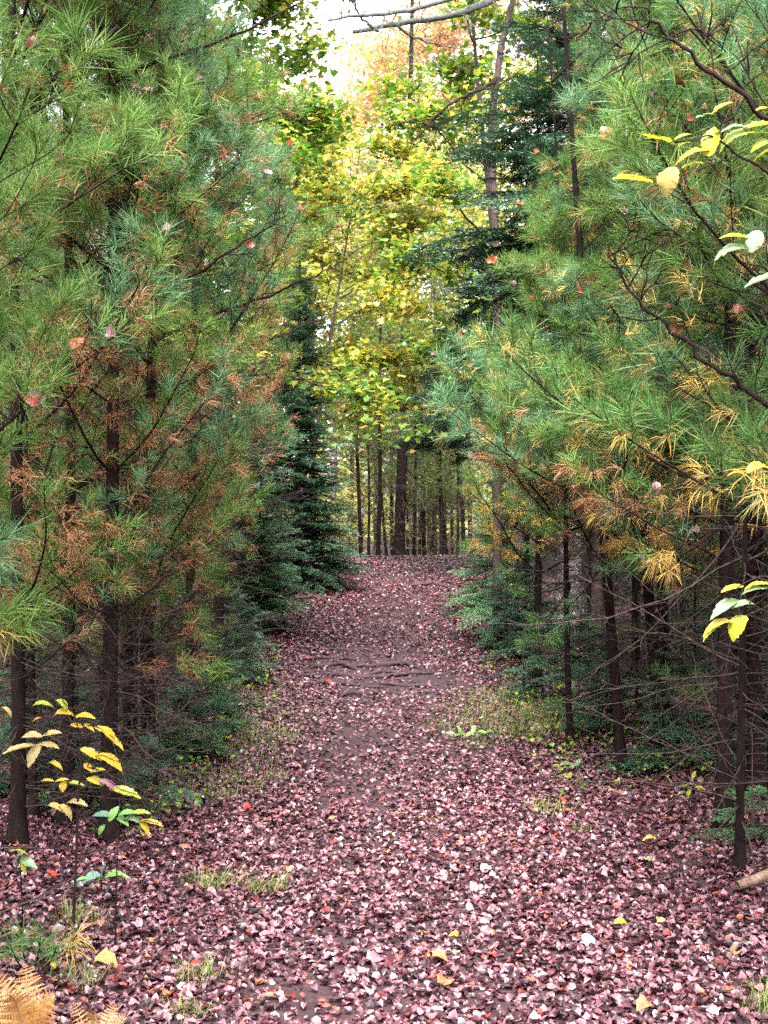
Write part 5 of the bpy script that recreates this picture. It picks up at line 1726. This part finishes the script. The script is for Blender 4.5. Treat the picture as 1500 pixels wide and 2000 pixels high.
df = 2.35
fb = np.array([-1.02, 2.2 * K, float(gz(-1.02, 2.2 * K))])
fern('golden brown fern with several fronds in the lower left corner', fb, [(world(50, 1878, 2.35), 0.085), (world(-20, 1900, 2.3), 0.085), (world(110, 1945, 2.2), 0.075), (world(10, 1945, 2.15), 0.08), (world(-30, 1960, 2.3), 0.08)], 1)
fb2 = np.array([-0.80, 2.12 * K, float(gz(-0.80, 2.12 * K))])
fern('small tattered golden fern right of the larger one at the bottom edge', fb2, [(world(135, 1950, 2.25), 0.05), (world(230, 1960, 2.2), 0.055), (world(250, 1985, 2.15), 0.05), (world(180, 1975, 2.1), 0.05)], 2)

# ------------------------------------------------------------------ grass
def blades(mb, cx, cy, n, rad, h, rng, width=0.0022, droop=0.8):
    n = int(n * 1.8)
    r_ = 1.3 * rad * np.sqrt(rng.random(n))
    a_ = rng.uniform(0, 6.28, n)
    x_ = cx + r_ * np.cos(a_)
    y_ = cy + r_ * np.sin(a_)
    B = np.stack([x_, y_, gz(x_, y_)], -1)
    az = rng.uniform(0, 6.28, n)
    out = np.stack([np.cos(az), np.sin(az), np.zeros(n)], -1)
    hh = h * rng.uniform(0.5, 1.2, n)
    k = rng.uniform(0.4, 1.5, n) * droop
    m1 = B + np.array([0, 0, 1]) * (hh * 0.6)[:, None] + out * (hh * k * 0.4)[:, None]
    tp = B + np.array([0, 0, 1]) * (hh * np.clip(0.95 - 0.5 * k, 0.15, 1))[:, None] + out * (hh * k * 1.2)[:, None]
    wv = np.stack([-np.sin(az + 0.4), np.cos(az + 0.4), np.zeros(n)], -1) * width * 0.5
    v = np.stack([B - wv, B + wv, m1 - wv * 0.8, m1 + wv * 0.8, tp], 1).reshape(-1, 3)
    o = (np.arange(n) * 5)[:, None]
    mb.add(v, np.concatenate([o + np.array([[0, 1, 3]]), o + np.array([[0, 3, 2]]), o + np.array([[2, 3, 4]])]))


rng = np.random.default_rng(31)


def grass_patch(cells, label):
    mb = MB()
    for (a, b_, n, rad, h) in cells:
        c = GP_(a, b_)
        blades(mb, c[0], c[1], n, rad, h, rng)
    tag(obj('grass', mb.mesh('grass', [M['grass']])), label, 'grass', kind='stuff')


grass_patch([(930, 1425, 160, 0.3, 0.10), (960, 1390, 160, 0.35, 0.12), (1010, 1400, 170, 0.35, 0.14), (1020, 1430, 160, 0.25, 0.16), (960, 1360, 120, 0.3, 0.12), (1060, 1440, 110, 0.25, 0.13), (940, 1455, 80, 0.2, 0.08), (1000, 1370, 120, 0.3, 0.13)],
            'thin yellow green grass on the verge right of the path')
grass_patch([(500, 1400, 130, 0.35, 0.10), (470, 1450, 130, 0.3, 0.10), (510, 1440, 130, 0.25, 0.11), (450, 1520, 110, 0.25, 0.09), (480, 1480, 130, 0.25, 0.09), (420, 1540, 100, 0.25, 0.10), (490, 1360, 110, 0.35, 0.10)],
            'sparse green grass and weeds along the left edge of the path')
mb = MB()
for k in range(26):
    blades(mb, rng.uniform(-1.2, 3.2), rng.uniform(27.5, 31.5), 7, 0.35, 0.15, rng, width=0.008)
tag(obj('grass', mb.mesh('grass', [M['grass']])), 'dry yellow grass fringe along the crest of the path', 'grass', kind='stuff')
for (a, b_, n, rad, h, lab) in [(545, 1525, 40, 0.06, 0.07, 'small bright green grass tuft at the left edge of the path'), (440, 1565, 40, 0.06, 0.08, 'yellowish grass tuft at the edge of the left litter'), (415, 1740, 70, 0.07, 0.11, 'dry olive grass tuft alone on the left leaf litter'),
                                (520, 1745, 60, 0.07, 0.10, 'greener grass tuft right of the dry olive one'), (1070, 1590, 40, 0.10, 0.12, 'arching green grass tuft on the right litter'), (1140, 1625, 30, 0.05, 0.06, 'tiny green tuft below the arching grass on the right'),
                                (1045, 1410, 70, 0.08, 0.18, 'taller green grass tuft on the right verge'), (150, 1930, 40, 0.06, 0.10, 'grass tuft beside the golden fern'), (385, 1920, 40, 0.06, 0.10, 'thin olive grass tuft low on the left litter'),
                                (1215, 1880, 0, 0.05, 0.06, ''), (1490, 1975, 40, 0.06, 0.12, 'grass tuft in the lower right corner'), (365, 1990, 30, 0.05, 0.08, 'grass tuft at the bottom edge right of the ferns'), (160, 1810, 40, 0.07, 0.12, 'dry grass tuft under the yellow leaved sapling')]:
    if not n:
        continue
    mb = MB()
    c = GP_(a, b_)
    blades(mb, c[0], c[1], n, rad, h, rng, droop=1.0)
    v, t_, mi = mb.arrays()
    tag(obj('grass_tuft', tri_mesh('grass_tuft', v - c, t_, mi, [M['grass']]), None, c), lab, 'grass tuft')
